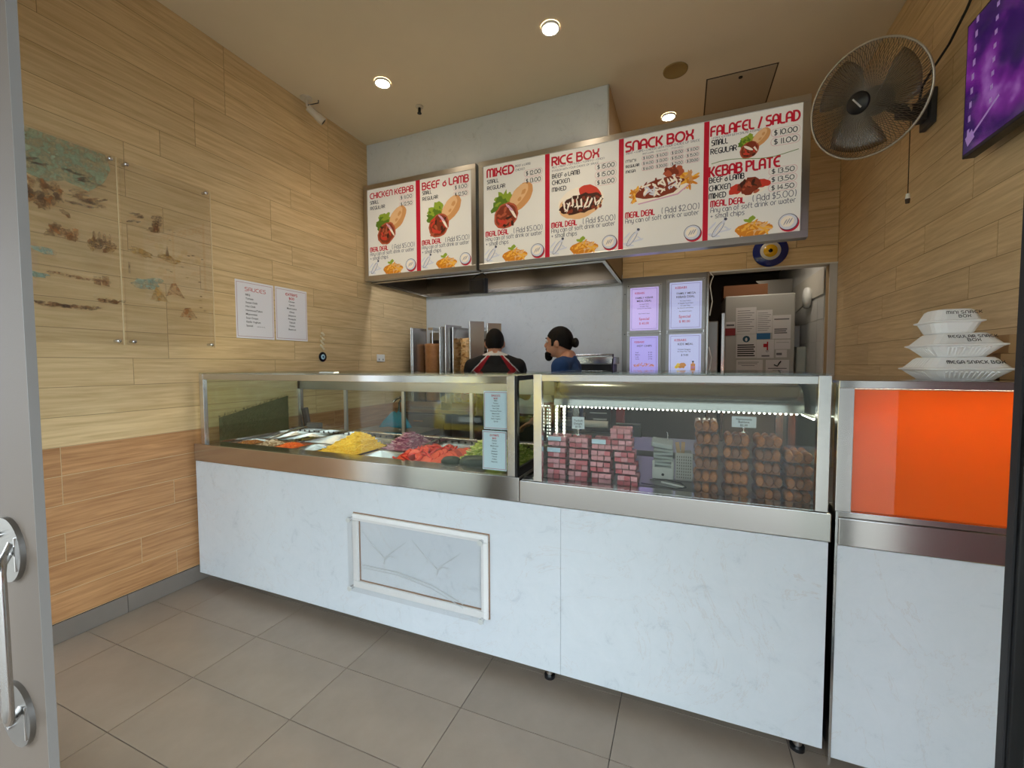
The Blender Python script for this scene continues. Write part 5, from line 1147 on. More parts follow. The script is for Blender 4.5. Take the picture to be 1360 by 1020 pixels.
# lit poster wall
t = thing('poster_light_wall', (-.178, BY-.02, .9), 'grey steel panel holding four lit kebab posters between stone and doorway', 'display panel')
MB().box(-.573, .214, BY-.012, BY-.0005, 0, 2.2615).build('backing', STEEL_D, t)
MB().box(.196, .216, BY-.03, BY-.012, 0, 2.26).build('edge_post', STEEL, t, .003)
for dx, z in ((-.548, 2.1), (.18, 2.12), (-.548, 1.7), (.18, 1.7)): MB().cyl((dx, BY-.0125, z), (dx, BY-.017, z), .006, n=10).build('screw', DARKGREY, t)
POSTE = .5
def poster(x0, x1, z0, z1, label, fn, col, name):
    t = thing('lit_poster', ((x0+x1)/2, BY-.03, z0), label, 'poster', 'lit posters on the steel panel'); y = BY-.028
    MB().box(x0-.03, x1+.03, BY-.027, BY-.0125, z0-.03, z1+.03).build('light_panel', ALU, t, .002)
    MB().box(x0-.026, x1+.026, BY-.0395, BY-.036, z0-.026, z1+.026).build('acrylic_cover', ACRYL, t)
    for a in ((x0-.018, z0-.018), (x1+.018, z0-.018), (x0-.018, z1+.018), (x1+.018, z1+.018)): MB().cyl((a[0], BY-.0125, a[1]), (a[0], BY-.042, a[1]), .005, n=10).build('standoff', CHROME, t)
    MB().box(x0, x1, y-.0012, y, z0, z1).build('sheet', mat('poster_'+name, col, .5, emit=POSTE), t)
    w, h = x1-x0, z1-z0; bd = MB(); m_ = .05*w
    bd.box(x0+m_, x1-m_, y-.0016, y-.0012, z0+m_, z0+m_+.003).box(x0+m_, x1-m_, y-.0016, y-.0012, z1-m_-.003, z1-m_).box(x0+m_, x0+m_+.003, y-.0016, y-.0012, z0+m_, z1-m_).box(x1-m_-.003, x1-m_, y-.0016, y-.0012, z0+m_, z1-m_)
    bd.build('border', mat('poster_border', (120, 100, 170), .5, emit=.2), t)
    red, blk = MB(), MB()
    def T(mb, s, u, v, hh, al='C', wd=.8): fonttext(mb, s, (x0+w*u, y-.0018, z0+h*v), UX, UZ, h*hh, w*wd, al, .01)
    pic = fn(T, red, blk, (x0, y-.002, z0, w, h))
    red.build('red_lettering', mat('poster_red', (206, 50, 70), .6, emit=.2), t)['kind'] = 'stuff'; blk.build('dark_lettering', mat('poster_ink', (46, 42, 66), .6), t)['kind'] = 'stuff'
    if pic: pic[0].build('food_picture', pic[1], t)['kind'] = 'stuff'
def f1(T, red, blk, g):
    T(red, 'KEBABS', .34, .85, .045); T(blk, 'FAMILY KEBAB', .5, .74, .042, 'C', .78); T(blk, 'MEAL DEAL', .5, .665, .045, 'C', .62)
    for i, s in enumerate(('4x Large Kebabs', '2x Large Chips', '4x Cans Or Soft Drinks')): T(blk, s, .5, .60-i*.05, .022, 'C', .7)
    T(blk, 'Any Kebab & Sauce', .5, .38, .022, 'C', .55); T(red, 'Special', .5, .24, .06, 'C', .5); T(red, '$ 60.00', .5, .14, .05, 'C', .45)
def f2(T, red, blk, g):
    T(red, 'KEBABS', .36, .86, .048); T(blk, 'FAMILY MEGA', .52, .74, .042, 'C', .76); T(blk, 'KEBAB DEAL', .5, .665, .045, 'C', .68)
    for i, s in enumerate(('4x Large Kebabs', '4x Regular Snack Packs', '2x Large Chips', '4x Cans Or Soft Drinks')): T(blk, s, .5, .59-i*.05, .022, 'C', .74)
    T(blk, 'Any Kebab & Sauce', .5, .37, .022, 'C', .55); T(red, 'Special', .48, .24, .06, 'C', .5); T(red, '$ 80.00', .48, .14, .05, 'C', .45)
def f3(T, red, blk, g):
    T(red, 'KEBABS', .34, .85, .045); T(blk, 'HOT CHIPS', .52, .76, .045, 'C', .6)
    for i, (s, q) in enumerate((('Small', '$ 4.00'), ('Medium', '$ 6.00'), ('Large', '$ 8.00'), ('Family', '$ 9.00'))): T(blk, s, .2, .62-i*.05, .024, 'L', .3); T(blk, q, .8, .62-i*.05, .024, 'R', .3)
    mb = MB(); r = random.Random(4); x, y, z, w, h = g
    for i in range(60): 
        u = .15+.7*r.random(); v = .31+.08*r.random()*(1-abs(u-.5)*1.6); pts = blob(8, .05*w, .007*w, .1, r.random()*3, (x+u*w, z+v*h), i)
        mb.m(i % 2).face([(p[0], y-.00004*i, p[1]) for p in pts])
    return mb, [mat('p_chip', (222, 150, 90), .6, emit=.3), mat('p_chip2', (196, 116, 60), .6, emit=.3)]
def f4(T, red, blk, g):
    T(red, 'KEBABS', .36, .85, .05); T(blk, 'KIDS MEAL', .52, .765, .045, 'C', .64)
    T(blk, 'Chicken Nuggets', .48, .66, .026, 'C', .5); T(blk, '& Chips Pop Top', .48, .615, .026, 'C', .5); T(blk, '$ 9.00', .5, .53, .04, 'C', .34)
    T(blk, '6 pieces', .5, .16, .03, 'C', .3)
    mb = MB(); r = random.Random(4); x, y, z, w, h = g
    for i in range(12):
        pts = blob(14, .07*w, .05*w, .15, r.random()*3, (x+(.25+.26*(i/12))*w, z+(.29+.06*r.random())*h), i); mb.m(i > 5).face([(p[0], y-.00004*i, p[1]) for p in pts])
    mb.m(1).box(x+.69*w, x+.83*w, y-.001, y, z+.22*h, z+.36*h); mb.m(2).box(x+.73*w, x+.79*w, y-.001, y, z+.39*h, z+.42*h); mb.m(1).box(x+.735*w, x+.785*w, y-.001, y, z+.36*h, z+.39*h); mb.m(3).box(x+.705*w, x+.815*w, y-.0012, y-.001, z+.25*h, z+.31*h)
    return mb, [mat('p_yel', (238, 206, 60), .6, emit=.3), mat('p_nug', (216, 150, 70), .6, emit=.3), mat('p_cap', (50, 44, 70), .6), mat('p_lab', (210, 150, 170), .6, emit=.3)]
poster(-.495, -.228, 1.735, 2.155, 'lit lilac family kebab meal deal poster, upper left of the four', f1, (196, 178, 236), 'a')
poster(-.128, .156, 1.735, 2.18, 'lit pale blue family mega kebab deal poster, upper right of the four', f2, (186, 192, 232), 'b')
poster(-.495, -.228, 1.245, 1.675, 'lit violet hot chips poster, lower left of the four', f3, (176, 166, 240), 'c')
poster(-.128, .156, 1.245, 1.685, 'lit pale blue kids meal poster, lower right of the four', f4, (188, 196, 236), 'd')
# added lamps, unseen in the hood, brightening the stone behind the grills
for x in (-2.2, -1.2):
    t = thing('hood_fill_lamp', (x, 3.55, 2.50), 'added unseen strip lamp inside the range hood, %s one' % ('left' if x < -2 else 'right'), 'lamp', 'added lamps in the range hood')
    MB().box(x-.3, x+.3, 3.45, 3.53, 2.575, 2.604).build('fitting', WHITE, t)
    MB().box(x-.29, x+.29, 3.46, 3.52, 2.567, 2.575).build('tube_cover', mat('hood_fill_glow', (246, 248, 255), .5, emit=27), t)
# ---- bench behind the pastry case with the till
t = thing('till_bench', (-.1, 2.75, 0), 'steel work bench behind the pastry case', 'bench')
MB().box(-.64, .46, 2.52, 3.0, .86, .90).build('top', STEEL_D, t, .002)
for x in (-.60, .42):
    for y in (2.56, 2.96): MB().box(x-.018, x+.018, y-.018, y+.018, 0, .86).build('leg', STEEL_D, t)
MB().box(-.60, .42, 2.56, 2.96, .30, .32).build('shelf', STEEL_D, t)
t = thing('cash_register', (-.44, 2.7, .9005), 'black receipt printer and till on the bench behind the pink sweets', 'till')
MB().box(-.60, -.30, 2.56, 2.9, .9005, .98).build('drawer', DARKGREY, t, .006)
MB().box(-.565, -.40, 2.60, 2.8, .98, 1.15).build('printer', BLACK, t, .01)
MB().box(-.535, -.43, 2.596, 2.6, 1.095, 1.102).box(-.515, -.43, 2.596, 2.6, 1.055, 1.065).build('slot_line', mat('silver_mark', (190, 190, 190), .3, .5), t)
MB().obox((-.30, 2.62, 1.0), (1, 0, 0), (0, 1, .5), (0, -.5, 1), .075, .01, .045).build('screen', mat('screen_grey', (86, 96, 98), .25), t, .004)
MB().tube([(-.575, 2.585, 1.03), (-.42, 2.585, 1.03)], .022, 14).build('paper_roll', WHITE, t)
o = MB().box(-.385, -.335, 2.66, 2.72, .981, 1.13).build('red_container', mat('red_plastic', (176, 40, 44), .4), None, .006); tag(o, 'red plastic container beside the black till', 'container')
t = thing('red_bucket', (-.80, 2.62, 0), 'red plastic bowl on a thin stand seen through the gap between the cases', 'bucket')
MB().lathe([(0, 0), (.075, 0), (.10, .12), (.105, .125), (.095, .12), (.07, .01), (0, .01)], (-.80, 2.62, 1.02), n=24).build('bowl', MATS['red_plastic'], t)
MB().cyl((-.80, 2.62, .0), (-.80, 2.62, 1.02), .02, n=12).cyl((-.80, 2.62, 0), (-.80, 2.62, .02), .12, n=20).build('stand', CHROME, t)
t = thing('sink_tap', (-2.12, 2.72, .0), 'chrome gooseneck tap with a blue cloth over it behind the salad case', 'tap')
MB().box(-2.45, -1.85, 2.60, 2.95, .84, .88).build('sink_top', STEEL_D, t); MB().box(-2.43, -1.87, 2.62, 2.93, 0, .84).build('sink_cabinet', MATS['dark_carcass'], t)
MB().tube([(-2.10, 2.75, .88), (-2.10, 2.75, 1.10)]+[(-2.10+.05*math.sin(a)-.05*0, 2.75-.05+.05*math.cos(a), 1.10+.05*math.sin(a)) for a in (.5, 1.0, 1.57, 2.2, 2.8)], .010, 10).build('spout', CHROME, t)
mb = MB(); nn = 24; V = []
for i in range(6):
    for j in range(nn): a = 2*PI*j/nn; rr = (.015+.02*i)*(1+.16*math.sin(a*5+i*.4)*(i/5)); V.append((-2.095+rr*math.cos(a)*1.15, 2.70+rr*math.sin(a)*.6, 1.03-.0045*i*i+.006*math.sin(a*3)))
mb.add(V, [(i*nn+j, (i+1)*nn+j, (i+1)*nn+(j+1) % nn, i*nn+(j+1) % nn) for i in range(5) for j in range(nn)], True)
ob = mb.build('blue_cloth', mat('blue_cloth', (40, 140, 176), .7), t); ob.modifiers.new('thickness', 'SOLIDIFY').thickness = .004

# ================================================================== THE PASSAGE
t = thing('notice_freezer', (.69, 5.2, 0), 'white upright freezer covered in notices in the back doorway', 'freezer')
FZY = 4.905
MB().box(.40, 1.02, FZY, 5.48, .04, 2.10).build('body', mat('freezer_white', (180, 178, 172), .4), t, .01)
MB().box(.366, .398, FZY-.012, 5.3, .04, 1.93).build('steel_edge', STEEL_V, t, .003)
MB().box(.42, 1.0, FZY+.02, 5.4, 0, .04).build('plinth', DARKGREY, t)
DULL = mat('dull_paper', (222, 218, 218), .7)
def sheet(x0, x1, z0, z1, label, lines=(), m=DULL, extra=None, y=FZY-.001):
    t = thing('paper_notice', ((x0+x1)/2, y, z0), label, 'notice', 'notices on the freezer')
    MB().box(x0, x1, y-.0016, y-.0004, z0, z1).build('sheet', m, t)
    if lines:
        mb = MB()
        for (a, b, v, h) in lines: mb.box(x0+(x1-x0)*a, x0+(x1-x0)*b, y-.0021, y-.0016, z0+(z1-z0)*v, z0+(z1-z0)*(v+h))
        mb.build('print_lines', mat('faint_print', (110, 108, 112), .7), t)['kind'] = 'stuff'
    if extra: extra(t, x0, x1, z0, z1, y-.0022)
fine = [(.08, .7+.2*((i*7) % 3)/2, .1+i*.085, .018) for i in range(10)]
sheet(.500, .684, 1.706, 1.976, 'wide ruled notice at the top left of the freezer', fine); sheet(.687, .826, 1.712, 1.942, 'ruled notice at the top middle of the freezer with blue strip below', fine)
sheet(.690, .811, 1.648, 1.709, 'small blue label below the top middle freezer notice', (), mat('label_blue', (44, 110, 160), .6))
sheet(.829, .985, 1.650, 1.885, 'tilted alert notice with dark block at the right of the freezer', [(.08, .9, .8, .05), (.1, .8, .38, .05), (.1, .75, .30, .05), (.1, .8, .22, .05)])
def ex_mask(t, x0, x1, z0, z1, y):
    c = ((x0+x1)/2, y, z0+(z1-z0)*.8); MB().lathe([(0, .0004), (.033, .0004)], c, (0, -1, 0), 24).build('blue_symbol', mat('symbol_blue', (26, 74, 100), .6), t)
    MB().ell((c[0], y-.0006, c[2]-.004), .011, .0003, .019, n=10).build('hand_symbol', DULL, t)
    mb = MB()
    for i in range(6): mb.box(x0+.012, x1-.012-.01*(i % 2), y-.0003, y, z0+.018+i*.022, z0+.030+i*.022)
    mb.build('bold_lettering', INK, t)['kind'] = 'stuff'
sheet(.507, .690, 1.459, 1.702, 'notice with round blue hand symbol and bold black lines', (), DULL, ex_mask)
def ex_tap(t, x0, x1, z0, z1, y):
    MB().box(x0+.06, x0+.10, y-.0003, y, z0+.11, z0+.145).box(x0+.09, x0+.102, y-.0003, y, z0+.08, z0+.165).build('red_symbol', REDINK, t)
    MB().lathe([(.007, .0003), (.011, .0003)], (x0+.094, y, z0+.072), (0, -1, 0), 16).build('ring_symbol', DARKGREY, t)
sheet(.692, .845, 1.457, 1.643, 'notice with a red tap symbol in the middle of the freezer', [(.3, .75, .08, .08)], DULL, ex_tap)
sheet(.849, .985, 1.545, 1.640, 'blank pale notice right of the red tap notice', [(.1, .9, .7, .03)]); sheet(.862, .957, 1.463, 1.539, 'small slip with dark block at the right of the freezer', [(.05, .55, .3, .3)])
sheet(.512, .750, 1.335, 1.440, 'wide notice under the hand symbol notice', [(.06, .85, .75, .05), (.06, .8, .6, .05), (.2, .7, .42, .05)])
def ex_hand(t, x0, x1, z0, z1, y): MB().tube([((x0+x1)/2-.03, y, z0+.09), ((x0+x1)/2, y, z0+.075), ((x0+x1)/2+.012, y, z0+.10), ((x0+x1)/2+.03, y, z0+.125)], .006, 6).build('black_symbol', INK, t)
sheet(.777, .979, 1.300, 1.438, 'notice with a black wash hands symbol low on the freezer', [(.1, .9, .35, .06), (.3, .7, .2, .06)], DULL, ex_hand)
sheet(.514, .684, 1.24, 1.325, 'lowest notice visible on the freezer', [(.06, .85, .7, .07), (.06, .6, .5, .07)])
sheet(.405, .495, 1.772, 1.835, 'small white and blue tag at the left edge of the freezer', [(.1, .9, .3, .3)]); sheet(.404, .498, 1.693, 1.768, 'dark red label at the left edge of the freezer', (), mat('label_red', (140, 40, 46), .6))
t = thing('steel_soffit', (.95, 5.62, 1.957), 'triangular stainless steel plate above the freezer in the passage', 'steel plate')
MB().prism([(.781, 2.37), (1.150, 2.37), (1.150, 1.957), (1.135, 1.957)], (0, 5.70, 0), (1, 0, 0), (0, 0, 1), .02).build('plate', STEEL_D, t)
t = thing('upper_wall_panel', (1.14, 5.0, 1.967), 'smooth pale panel on the upper right side of the passage', 'wall panel')
MB().box(1.140, 1.1485, 4.50, 5.62, 2.02, 2.25).build('panel', mat('pale_panel', (200, 194, 182), .5), t)
MB().prism([(5.0, 2.02), (5.62, 2.02), (5.62, 1.96), (5.45, 1.965)], (1.1405, 0, 0), (0, 1, 0), (0, 0, 1), .008).build('lower_edge', MATS['pale_panel'], t)
o = MB().lathe([(0, 0), (.10, 0), (.105, .01), (.10, .035), (0, .04)], (1.139, 4.95, 2.045), (-1, 0, 0), 28).build('round_wall_light', WHITE); tag(o, 'round white disc fitting on the passage wall', 'wall fitting')
t = thing('soap_dispenser', (1.10, 5.1, 1.31), 'pale green white soap dispenser on the passage wall', 'dispenser')
MB().box(1.06, 1.1485, 5.02, 5.16, 1.31, 1.57).build('tank', mat('dispenser_white', (206, 214, 206), .3), t, .012); MB().box(1.05, 1.07, 5.06, 5.12, 1.29, 1.32).build('lever', DARKGREY, t)
t = thing('paper_towel_holder', (1.11, 5.4, 1.57), 'narrow steel towel holder on the passage wall', 'holder')
MB().box(1.09, 1.1485, 5.28, 5.42, 1.575, 1.80).build('box', STEEL_D, t, .004); MB().box(1.086, 1.09, 5.30, 5.40, 1.62, 1.75).build('slot', DARKGREY, t)
o = MB().box(.235, .34, 4.9, 5.4, 0, 1.85).build('folded_trolley', STEEL_D, None, .01); tag(o, 'tall grey steel panel leaning left of the freezer', 'panel')
o = MB().obox((.61, 5.3, 2.182), (1, 0, 0), (0, 1, 0), (0, 0, 1), .21, .15, .066).build('brown_carton', mat('dark_carton', (110, 70, 40), .8), None, .004); tag(o, 'brown carton lying on top of the freezer', 'carton')
t = thing('door_cable', (.23, BY-.05, 1.3), 'white cable looping down the edge of the poster panel', 'cable')
MB().tube([(.225, BY-.04, 2.24), (.25, BY-.045, 2.21), (.235, BY-.04, 2.17), (.225, BY-.04, 2.12), (.245, BY-.045, 1.98), (.225, BY-.04, 1.85)], .005, 6).build('cable_loop', WHITE, t)
MB().tube([(.222, BY-.04, 1.56), (.245, BY-.045, 1.46), (.235, BY-.04, 1.36), (.222, BY-.04, 1.3)], .005, 6).build('cable_loop', WHITE, t)

# ================================================================== PEOPLE
def fuse(mb, name, m, parent, vox=.008, it=5, keep=None, paint=None, mats=None):
    """join the overlapping shapes into one continuous skin"""
    me = bpy.data.meshes.new('tmp'); me.from_pydata([tuple(v) for v in mb.v], [], mb.f); ob = bpy.data.objects.new('tmp', me); COL.objects.link(ob)
    rm = ob.modifiers.new('r', 'REMESH'); rm.mode = 'VOXEL'; rm.voxel_size = vox
    sm = ob.modifiers.new('s', 'SMOOTH'); sm.factor = .5; sm.iterations = it
    dg = bpy.context.evaluated_depsgraph_get(); m2 = bpy.data.meshes.new_from_object(ob.evaluated_get(dg)); bpy.data.objects.remove(ob)
    m2.name = name
    if keep:
        bm = bmesh.new(); bm.from_mesh(m2); bmesh.ops.delete(bm, geom=[f for f in bm.faces if not keep(f.calc_center_median())], context='FACES'); bm.to_mesh(m2); bm.free()
    m2.materials.clear()
    for q in (mats or [m]): m2.materials.append(q)
    m2.polygons.foreach_set('use_smooth', [True]*len(m2.polygons))
    if paint: m2.polygons.foreach_set('material_index', [paint(p.center) for p in m2.polygons])
    m2.update(); o = bpy.data.objects.new(name, m2); COL.objects.link(o); o.parent = parent
    return o
def limb(mb, pts, rs):
    for i in range(len(pts)-1): mb.cyl(pts[i], pts[i+1], rs[i], rs[i+1], 14)
    for p, q in zip(pts, rs): mb.ell(p, q, n=14)
def figure(root, hd, elbow, wrist, beard=False):
    """standing figure in its own axes, facing -Y; hd = centre of the skull"""
    hx, hy, hz = hd; mb = MB()
    mb.ell((hx, hy+.01, hz+.005), .074, .094, .102, 20); mb.ell((hx, hy-.035, hz-.055), .056, .056, .062, 16)
    mb.ell((hx, hy-.092, hz-.028), .0125, .022, .018, 10); mb.cyl((hx, hy-.082, hz+.01), (hx, hy-.104, hz-.03), .008, .013, 8)
    mb.ell((hx, hy-.066, hz+.028), .05, .024, .014, 12); mb.ell((hx, hy-.083, hz-.064), .022, .012, .009, 10); mb.ell((hx, hy-.078, hz-.098), .022, .018, .018, 10)
    for s in (-1, 1): mb.ell((hx+s*.077, hy+.012, hz-.015), .010, .020, .032, 10)
    neck0 = (0, .02, 1.40)
    limb(mb, [neck0, (hx*.6, hy*.6+.015, hz-.10), (hx, hy+.012, hz-.04)], [.062, .056, .055])
    for s in (-1, 1): mb.cyl((0, .025, 1.475), (s*.17, .01, 1.395), .045, .05, 12)
    mb.ell((0, 0, 1.25), .165, .108, .20, 18); mb.ell((0, .01, 1.05), .145, .10, .18, 16); mb.ell((0, .01, .92), .16, .112, .13, 16)
    for s in (-1, 1):
        sh = Vector((s*.185, .005, 1.385)); e = Vector((s*elbow[0], elbow[1], elbow[2])); w = Vector((s*wrist[0], wrist[1], wrist[2]))
        limb(mb, [sh, e, w], [.056, .041, .028])
        d = (w-e).normalized(); side = d.cross(Vector((0, 0, 1))).normalized(); up = side.cross(d)
        pm = w+d*.05; M = Matrix((side, d, up)).transposed(); mb.ell(pm, .036, .05, .016, 12, M)
        for k, ln in enumerate((.058, .070, .066, .052)):
            a = pm+d*.035+side*(.027-.018*k); limb(mb, [a, a+d*ln*.55-up*.006, a+d*ln*.85-up*.028], [.0095, .009, .0075])
        a = pm-d*.015+side*.032*s; limb(mb, [a, a+side*.03*s+d*.025, a+side*.036*s+d*.055-up*.01], [.012, .010, .008])
        limb(mb, [(s*.088, .01, .88), (s*.092, 0, .49), (s*.092, .025, .09)], [.082, .056, .040]); mb.ell((s*.095, -.045, .045), .042, .115, .04, 12)
    b = fuse(mb, 'body', SKIN, root, .0075, 5)
    eye = mat('eye_white_ball', (235, 230, 225), .2); iris = mat('iris', (50, 32, 20), .2)
    for s in (-1, 1):
        e = MB().ell((hx+s*.030, hy-.076, hz+.006), .011, n=12).build('eye', eye, b, local=True); MB().ell((hx+s*.030, hy-.084, hz+.006), .0052, n=10).build('iris', iris, e, local=True)
        MB().ell((hx+s*.030, hy-.083, hz+.030), .019, .008, .0045, 10).build('eyebrow', HAIR, b, local=True)
    MB().ell((hx, hy-.090, hz-.064), .021, .006, .005, 10).build('lips', mat('lips', (176, 104, 92), .5), b, local=True)
    tr = MB(); tr.ell((0, .01, .93), .172, .124, .12, 16)
    for s in (-1, 1): limb(tr, [(s*.088, .01, .88), (s*.094, 0, .49), (s*.094, .025, .09)], [.094, .07, .058])
    fuse(tr, 'trousers', mat('dark_trousers', (30, 30, 34), .8), root, .012, 4)
    for s in (-1, 1):
        sh = MB().ell((s*.095, -.045, .05), .05, .135, .05, 14); sh.box(s*.095-.045, s*.095+.045, -.16, .075, 0.0, .03); sh.build('shoe', BLACK, root, .01, local=True)
    return b
def shirt(root, mats, paint, sleeve, elbow, neckz=1.475):
    mb = MB(); mb.ell((0, 0, 1.25), .180, .124, .21, 18); mb.ell((0, .01, 1.05), .162, .118, .19, 16); mb.ell((0, .01, .95), .178, .130, .13, 16)
    for s in (-1, 1):
        mb.cyl((0, .025, neckz-.008), (s*.17, .01, 1.395), .052, .060, 14)
        sh = Vector((s*.185, .005, 1.385)); e = Vector((s*elbow[0], elbow[1], elbow[2])); limb(mb, [sh, sh.lerp(e, sleeve)], [.069, .062])
    mb.cyl((0, .02, 1.38), (0, .012, neckz+.012), .078, .067, 18)
    return fuse(mb, 'shirt', mats[0], root, .0075, 5, None, paint, mats)
def haircap(root, hd, r3, line, off, name='hair', extra=None):
    mb = MB(); mb.ell((hd[0]+off[0], hd[1]+off[1], hd[2]+off[2]), r3[0], r3[1], r3[2], 22)
    if extra: extra(mb)
    def keep(c): return line(c.x-hd[0], c.y-hd[1], c.z-hd[2])
    o = fuse(mb, name, HAIR, root, .006, 4, keep); so = o.modifiers.new('thickness', 'SOLIDIFY'); so.thickness = .006; return o
# man in black at the grills, back to the camera
p1 = thing('person', (-1.425, 3.13, 0), 'person in black shirt with red shoulder panels working at the kebab grills, seen from behind', 'person'); p1.rotation_euler = (0, 0, PI+.40)
H1 = (.005, -.055, 1.585); EL1 = (.255, -.07, 1.14); WR1 = (.16, -.29, 1.16)
figure(p1, H1, EL1, WR1)
def paint1(c):
    ax = abs(c.x); s = .055+max(0, (1.487-c.z))*.95
    if c.z > 1.476 and ax < .10: return 2
    if c.z < 1.15 or ax > .30: return 0
    # cuffs of the short sleeves
    if abs(ax-s) < .006 and c.z > 1.24: return 2
    if ax < s and ax > s-.022-.30*max(0, 1.487-c.z) and c.z > 1.24 and ax > .02: return 1
    return 0
shirt(p1, [mat('black_shirt', (18, 18, 20), .8), mat('shirt_red', (176, 20, 36), .7), mat('shirt_white', (225, 222, 220), .7)], paint1, .62, EL1, 1.478)
haircap(p1, H1, (.080, .103, .110), lambda x, y, z: z > .035-.62*(y+.06) if y < .06 else z > -.052, (0, .013, .008))
for s in (-1, 1):
    sh = Vector((s*.185, .005, 1.385)); e = Vector((s*EL1[0], EL1[1], EL1[2])); c = sh.lerp(e, .80); d = (e-sh).normalized()
    q = MB().lathe([(.060, -.012), (.067, -.012), (.067, .012), (.060, .012)], c, d, 24).build('sleeve_cuff', MATS['shirt_red'], p1, local=True)
    MB().lathe([(.0675, .004), (.0685, .004), (.0685, .008), (.0675, .008)], c, d, 24).build('white_piping', MATS['shirt_white'], q, local=True)
# man in blue, in profile facing left
p2 = thing('person', (-.825, 3.12, 0), 'person in blue t-shirt with hair bun and beard, looking left behind the counter', 'person'); p2.rotation_euler = (0, 0, -PI/2)
H2 = (0, -.066, 1.572); EL2 = (.235, .02, 1.10); WR2 = (.20, -.20, .98)
b2 = figure(p2, H2, EL2, WR2, True)
shirt(p2, [mat('blue_shirt', (34, 74, 132), .8, var=.08, vscale=20)], None, .6, EL2, 1.448)
haircap(p2, H2, (.082, .107, .113), lambda x, y, z: (z > .055-.75*(y+.085) if y < .03 else z > -.03-.5*(y-.03)) or (abs(x) > .06 and -.035 < y < -.012 and z > -.03), (0, .016, .010))
mb = MB().ell((0, H2[1]+.132, H2[2]-.008), .036, .032, .036, 16); 
for k in range(5): a = k*1.25; mb.ell((.018*math.cos(a), H2[1]+.138, H2[2]-.008+.018*math.sin(a)), .022, .022, .022, 10)
fuse(mb, 'hair_bun', HAIR, p2, .005, 3)
bd = MB(); bd.ell((0, H2[1]-.073, H2[2]-.108), .034, .032, .038, 14); bd.ell((0, H2[1]-.062, H2[2]-.088), .05, .035, .022, 14)
for s in (-1, 1): limb(bd, [(s*.020, H2[1]-.084, H2[2]-.088), (s*.046, H2[1]-.052, H2[2]-.092)], [.016, .010])
limb(bd, [(-.024, H2[1]-.088, H2[2]-.056), (0, H2[1]-.096, H2[2]-.051), (.024, H2[1]-.088, H2[2]-.056)], [.005, .006, .005])
fuse(bd, 'beard', HAIR, p2, .005, 3)
t = thing('passage_fill_lamp', (.7, 4.75, 2.55), 'added unseen ceiling lamp inside the back passage', 'lamp')  # added fill lamp above the doorway line, brightens the passage
MB().box(.5, .9, 4.6, 4.9, 2.57, 2.599).build('fitting', WHITE, t); MB().box(.52, .88, 4.62, 4.88, 2.562, 2.57).build('diffuser', mat('passage_fill_glow', (255, 244, 226), .5, emit=7), t)

# ================================================================== PARKED CAR IN THE STREET (seen mirrored in the salad case glass)
t = thing('parked_car', (-3.5, -5.2, -.02), 'yellow hatchback parked outside, mirrored in the glass of the salad case', 'car')
CY = mat('car_yellow', (226, 190, 60), .25, coat=.6); CG = mat('car_glass', (40, 52, 60), .06)
def sect(y, w, z0, z1, r=.12): 
    return [(-3.5+sx*(w/2-ox), y, z) for sx, ox, z in ((-1, 0, z0), (-1, 0, (z0+z1)/2), (-1, .03, z1-r), (-1, r+.05, z1), (1, r+.05, z1), (1, .03, z1-r), (1, 0, (z0+z1)/2), (1, 0, z0))]
def loftc(secs, name, m, par):
    mb = MB(); n = len(secs[0]); V = [p for q in secs for p in q]
    F = [(i*n+j, i*n+j+1, (i+1)*n+j+1, (i+1)*n+j) for i in range(len(secs)-1) for j in range(n-1)]+[tuple(range(n))[::-1], tuple(range((len(secs)-1)*n, len(secs)*n))]
    o = mb.add(V, F, True).build(name, m, par); return o
bd_ = loftc([sect(-3.20, 1.50, .22, .66), sect(-3.30, 1.66, .16, .80), sect(-3.9, 1.72, .15, .95), sect(-4.3, 1.74, .15, 1.0), sect(-6.6, 1.74, .15, 1.02), sect(-7.0, 1.66, .2, .95), sect(-7.1, 1.5, .3, .8)], 'body', CY, t)
loftc([sect(-4.25, 1.50, .98, 1.0, .01), sect(-4.95, 1.28, .98, 1.46, .1), sect(-6.2, 1.26, .98, 1.48, .1), sect(-6.85, 1.4, .98, 1.02, .02)], 'cabin', CG, t)
loftc([sect(-4.95, 1.18, 1.44, 1.48, .02), sect(-6.2, 1.16, 1.44, 1.50, .02)], 'roof', CY, t)
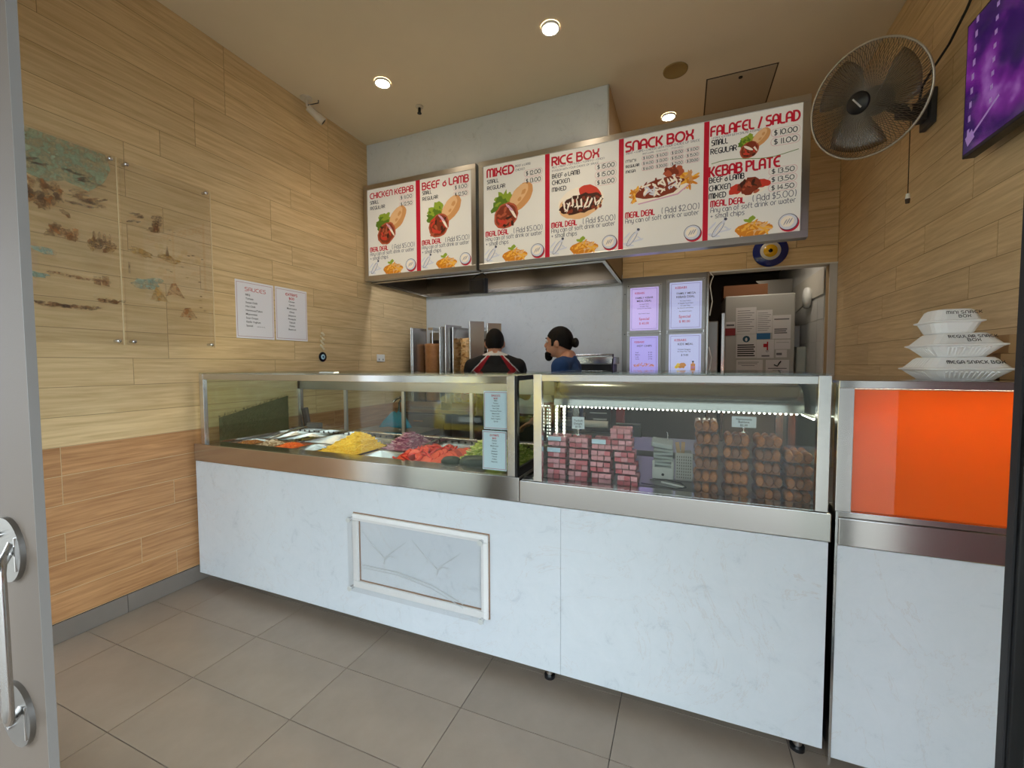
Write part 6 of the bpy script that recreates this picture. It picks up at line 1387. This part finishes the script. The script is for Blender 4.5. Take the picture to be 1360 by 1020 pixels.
for sx in (-1, 1):
    for y in (-3.95, -6.35):
        wh = MB().cyl((-3.5+sx*.72, y, .28), (-3.5+sx*.89, y, .28), .30, n=24).build('wheel', BLACK, t); MB().cyl((-3.5+sx*.885, y, .28), (-3.5+sx*.895, y, .28), .19, n=18).build('rim', ALU, wh)
    MB().ell((-3.5+sx*.62, -3.32, .68), .15, .08, .09, 14).build('headlight', mat('lamp_glass', (225, 228, 230), .1), t)
    MB().obox((-3.5+sx*.95, -4.6, 1.02), (1, 0, 0), (0, 1, 0), (0, 0, 1), .09, .05, .06).build('mirror', CY, t, .02)
MB().box(-4.0, -3.0, -3.21, -3.17, .34, .50).build('grille', BLACK, t); MB().lathe([(0, .02), (.06, .02), (.07, 0)], (-3.5, -3.18, .60), (0, 1, 0), 20).build('badge', MATS['red_plastic'], t)
MB().box(-3.72, -3.28, -3.165, -3.155, .38, .47).build('number_plate', WHITE, t)
# artificial grass strip against the left end of the salad case
t = thing('artificial_grass_strip', (-2.80, 2.0, .9065), 'dark green artificial grass strip standing at the left end of the salad case', 'artificial grass')
mb = MB(); r = random.Random(31)
gm = [mat('grass_a', (52, 66, 34), .7), mat('grass_b', (74, 86, 46), .7), mat('grass_c', (36, 48, 26), .7)]
mb.add([(-2.8095, 1.80, .9065), (-2.8095, 2.32, .9065), (-2.8095, 2.32, 1.17), (-2.8095, 1.80, 1.06), (-2.8075, 1.80, .9065), (-2.8075, 2.32, .9065), (-2.8075, 2.32, 1.17), (-2.8075, 1.80, 1.06)], [(0, 1, 2, 3), (7, 6, 5, 4), (0, 4, 5, 1), (1, 5, 6, 2), (2, 6, 7, 3), (3, 7, 4, 0)])
for k in range(1500):
    y = 1.80+.52*r.random(); zt = 1.065+.11*(y-1.80)/.52; z = .91+(zt-.905)*r.random(); a = r.random()*2*PI; l = .012+.014*r.random()
    p = Vector((-2.8074, y, z)); q = p+Vector((.007+.006*r.random(), math.cos(a)*l*.5, abs(math.sin(a))*l)); w_ = Vector((0, .0022, .0008))
    mb.m(k % 3).face([p-w_, p+w_, q])
mb.build('grass_blades', gm, t)['kind'] = 'stuff'
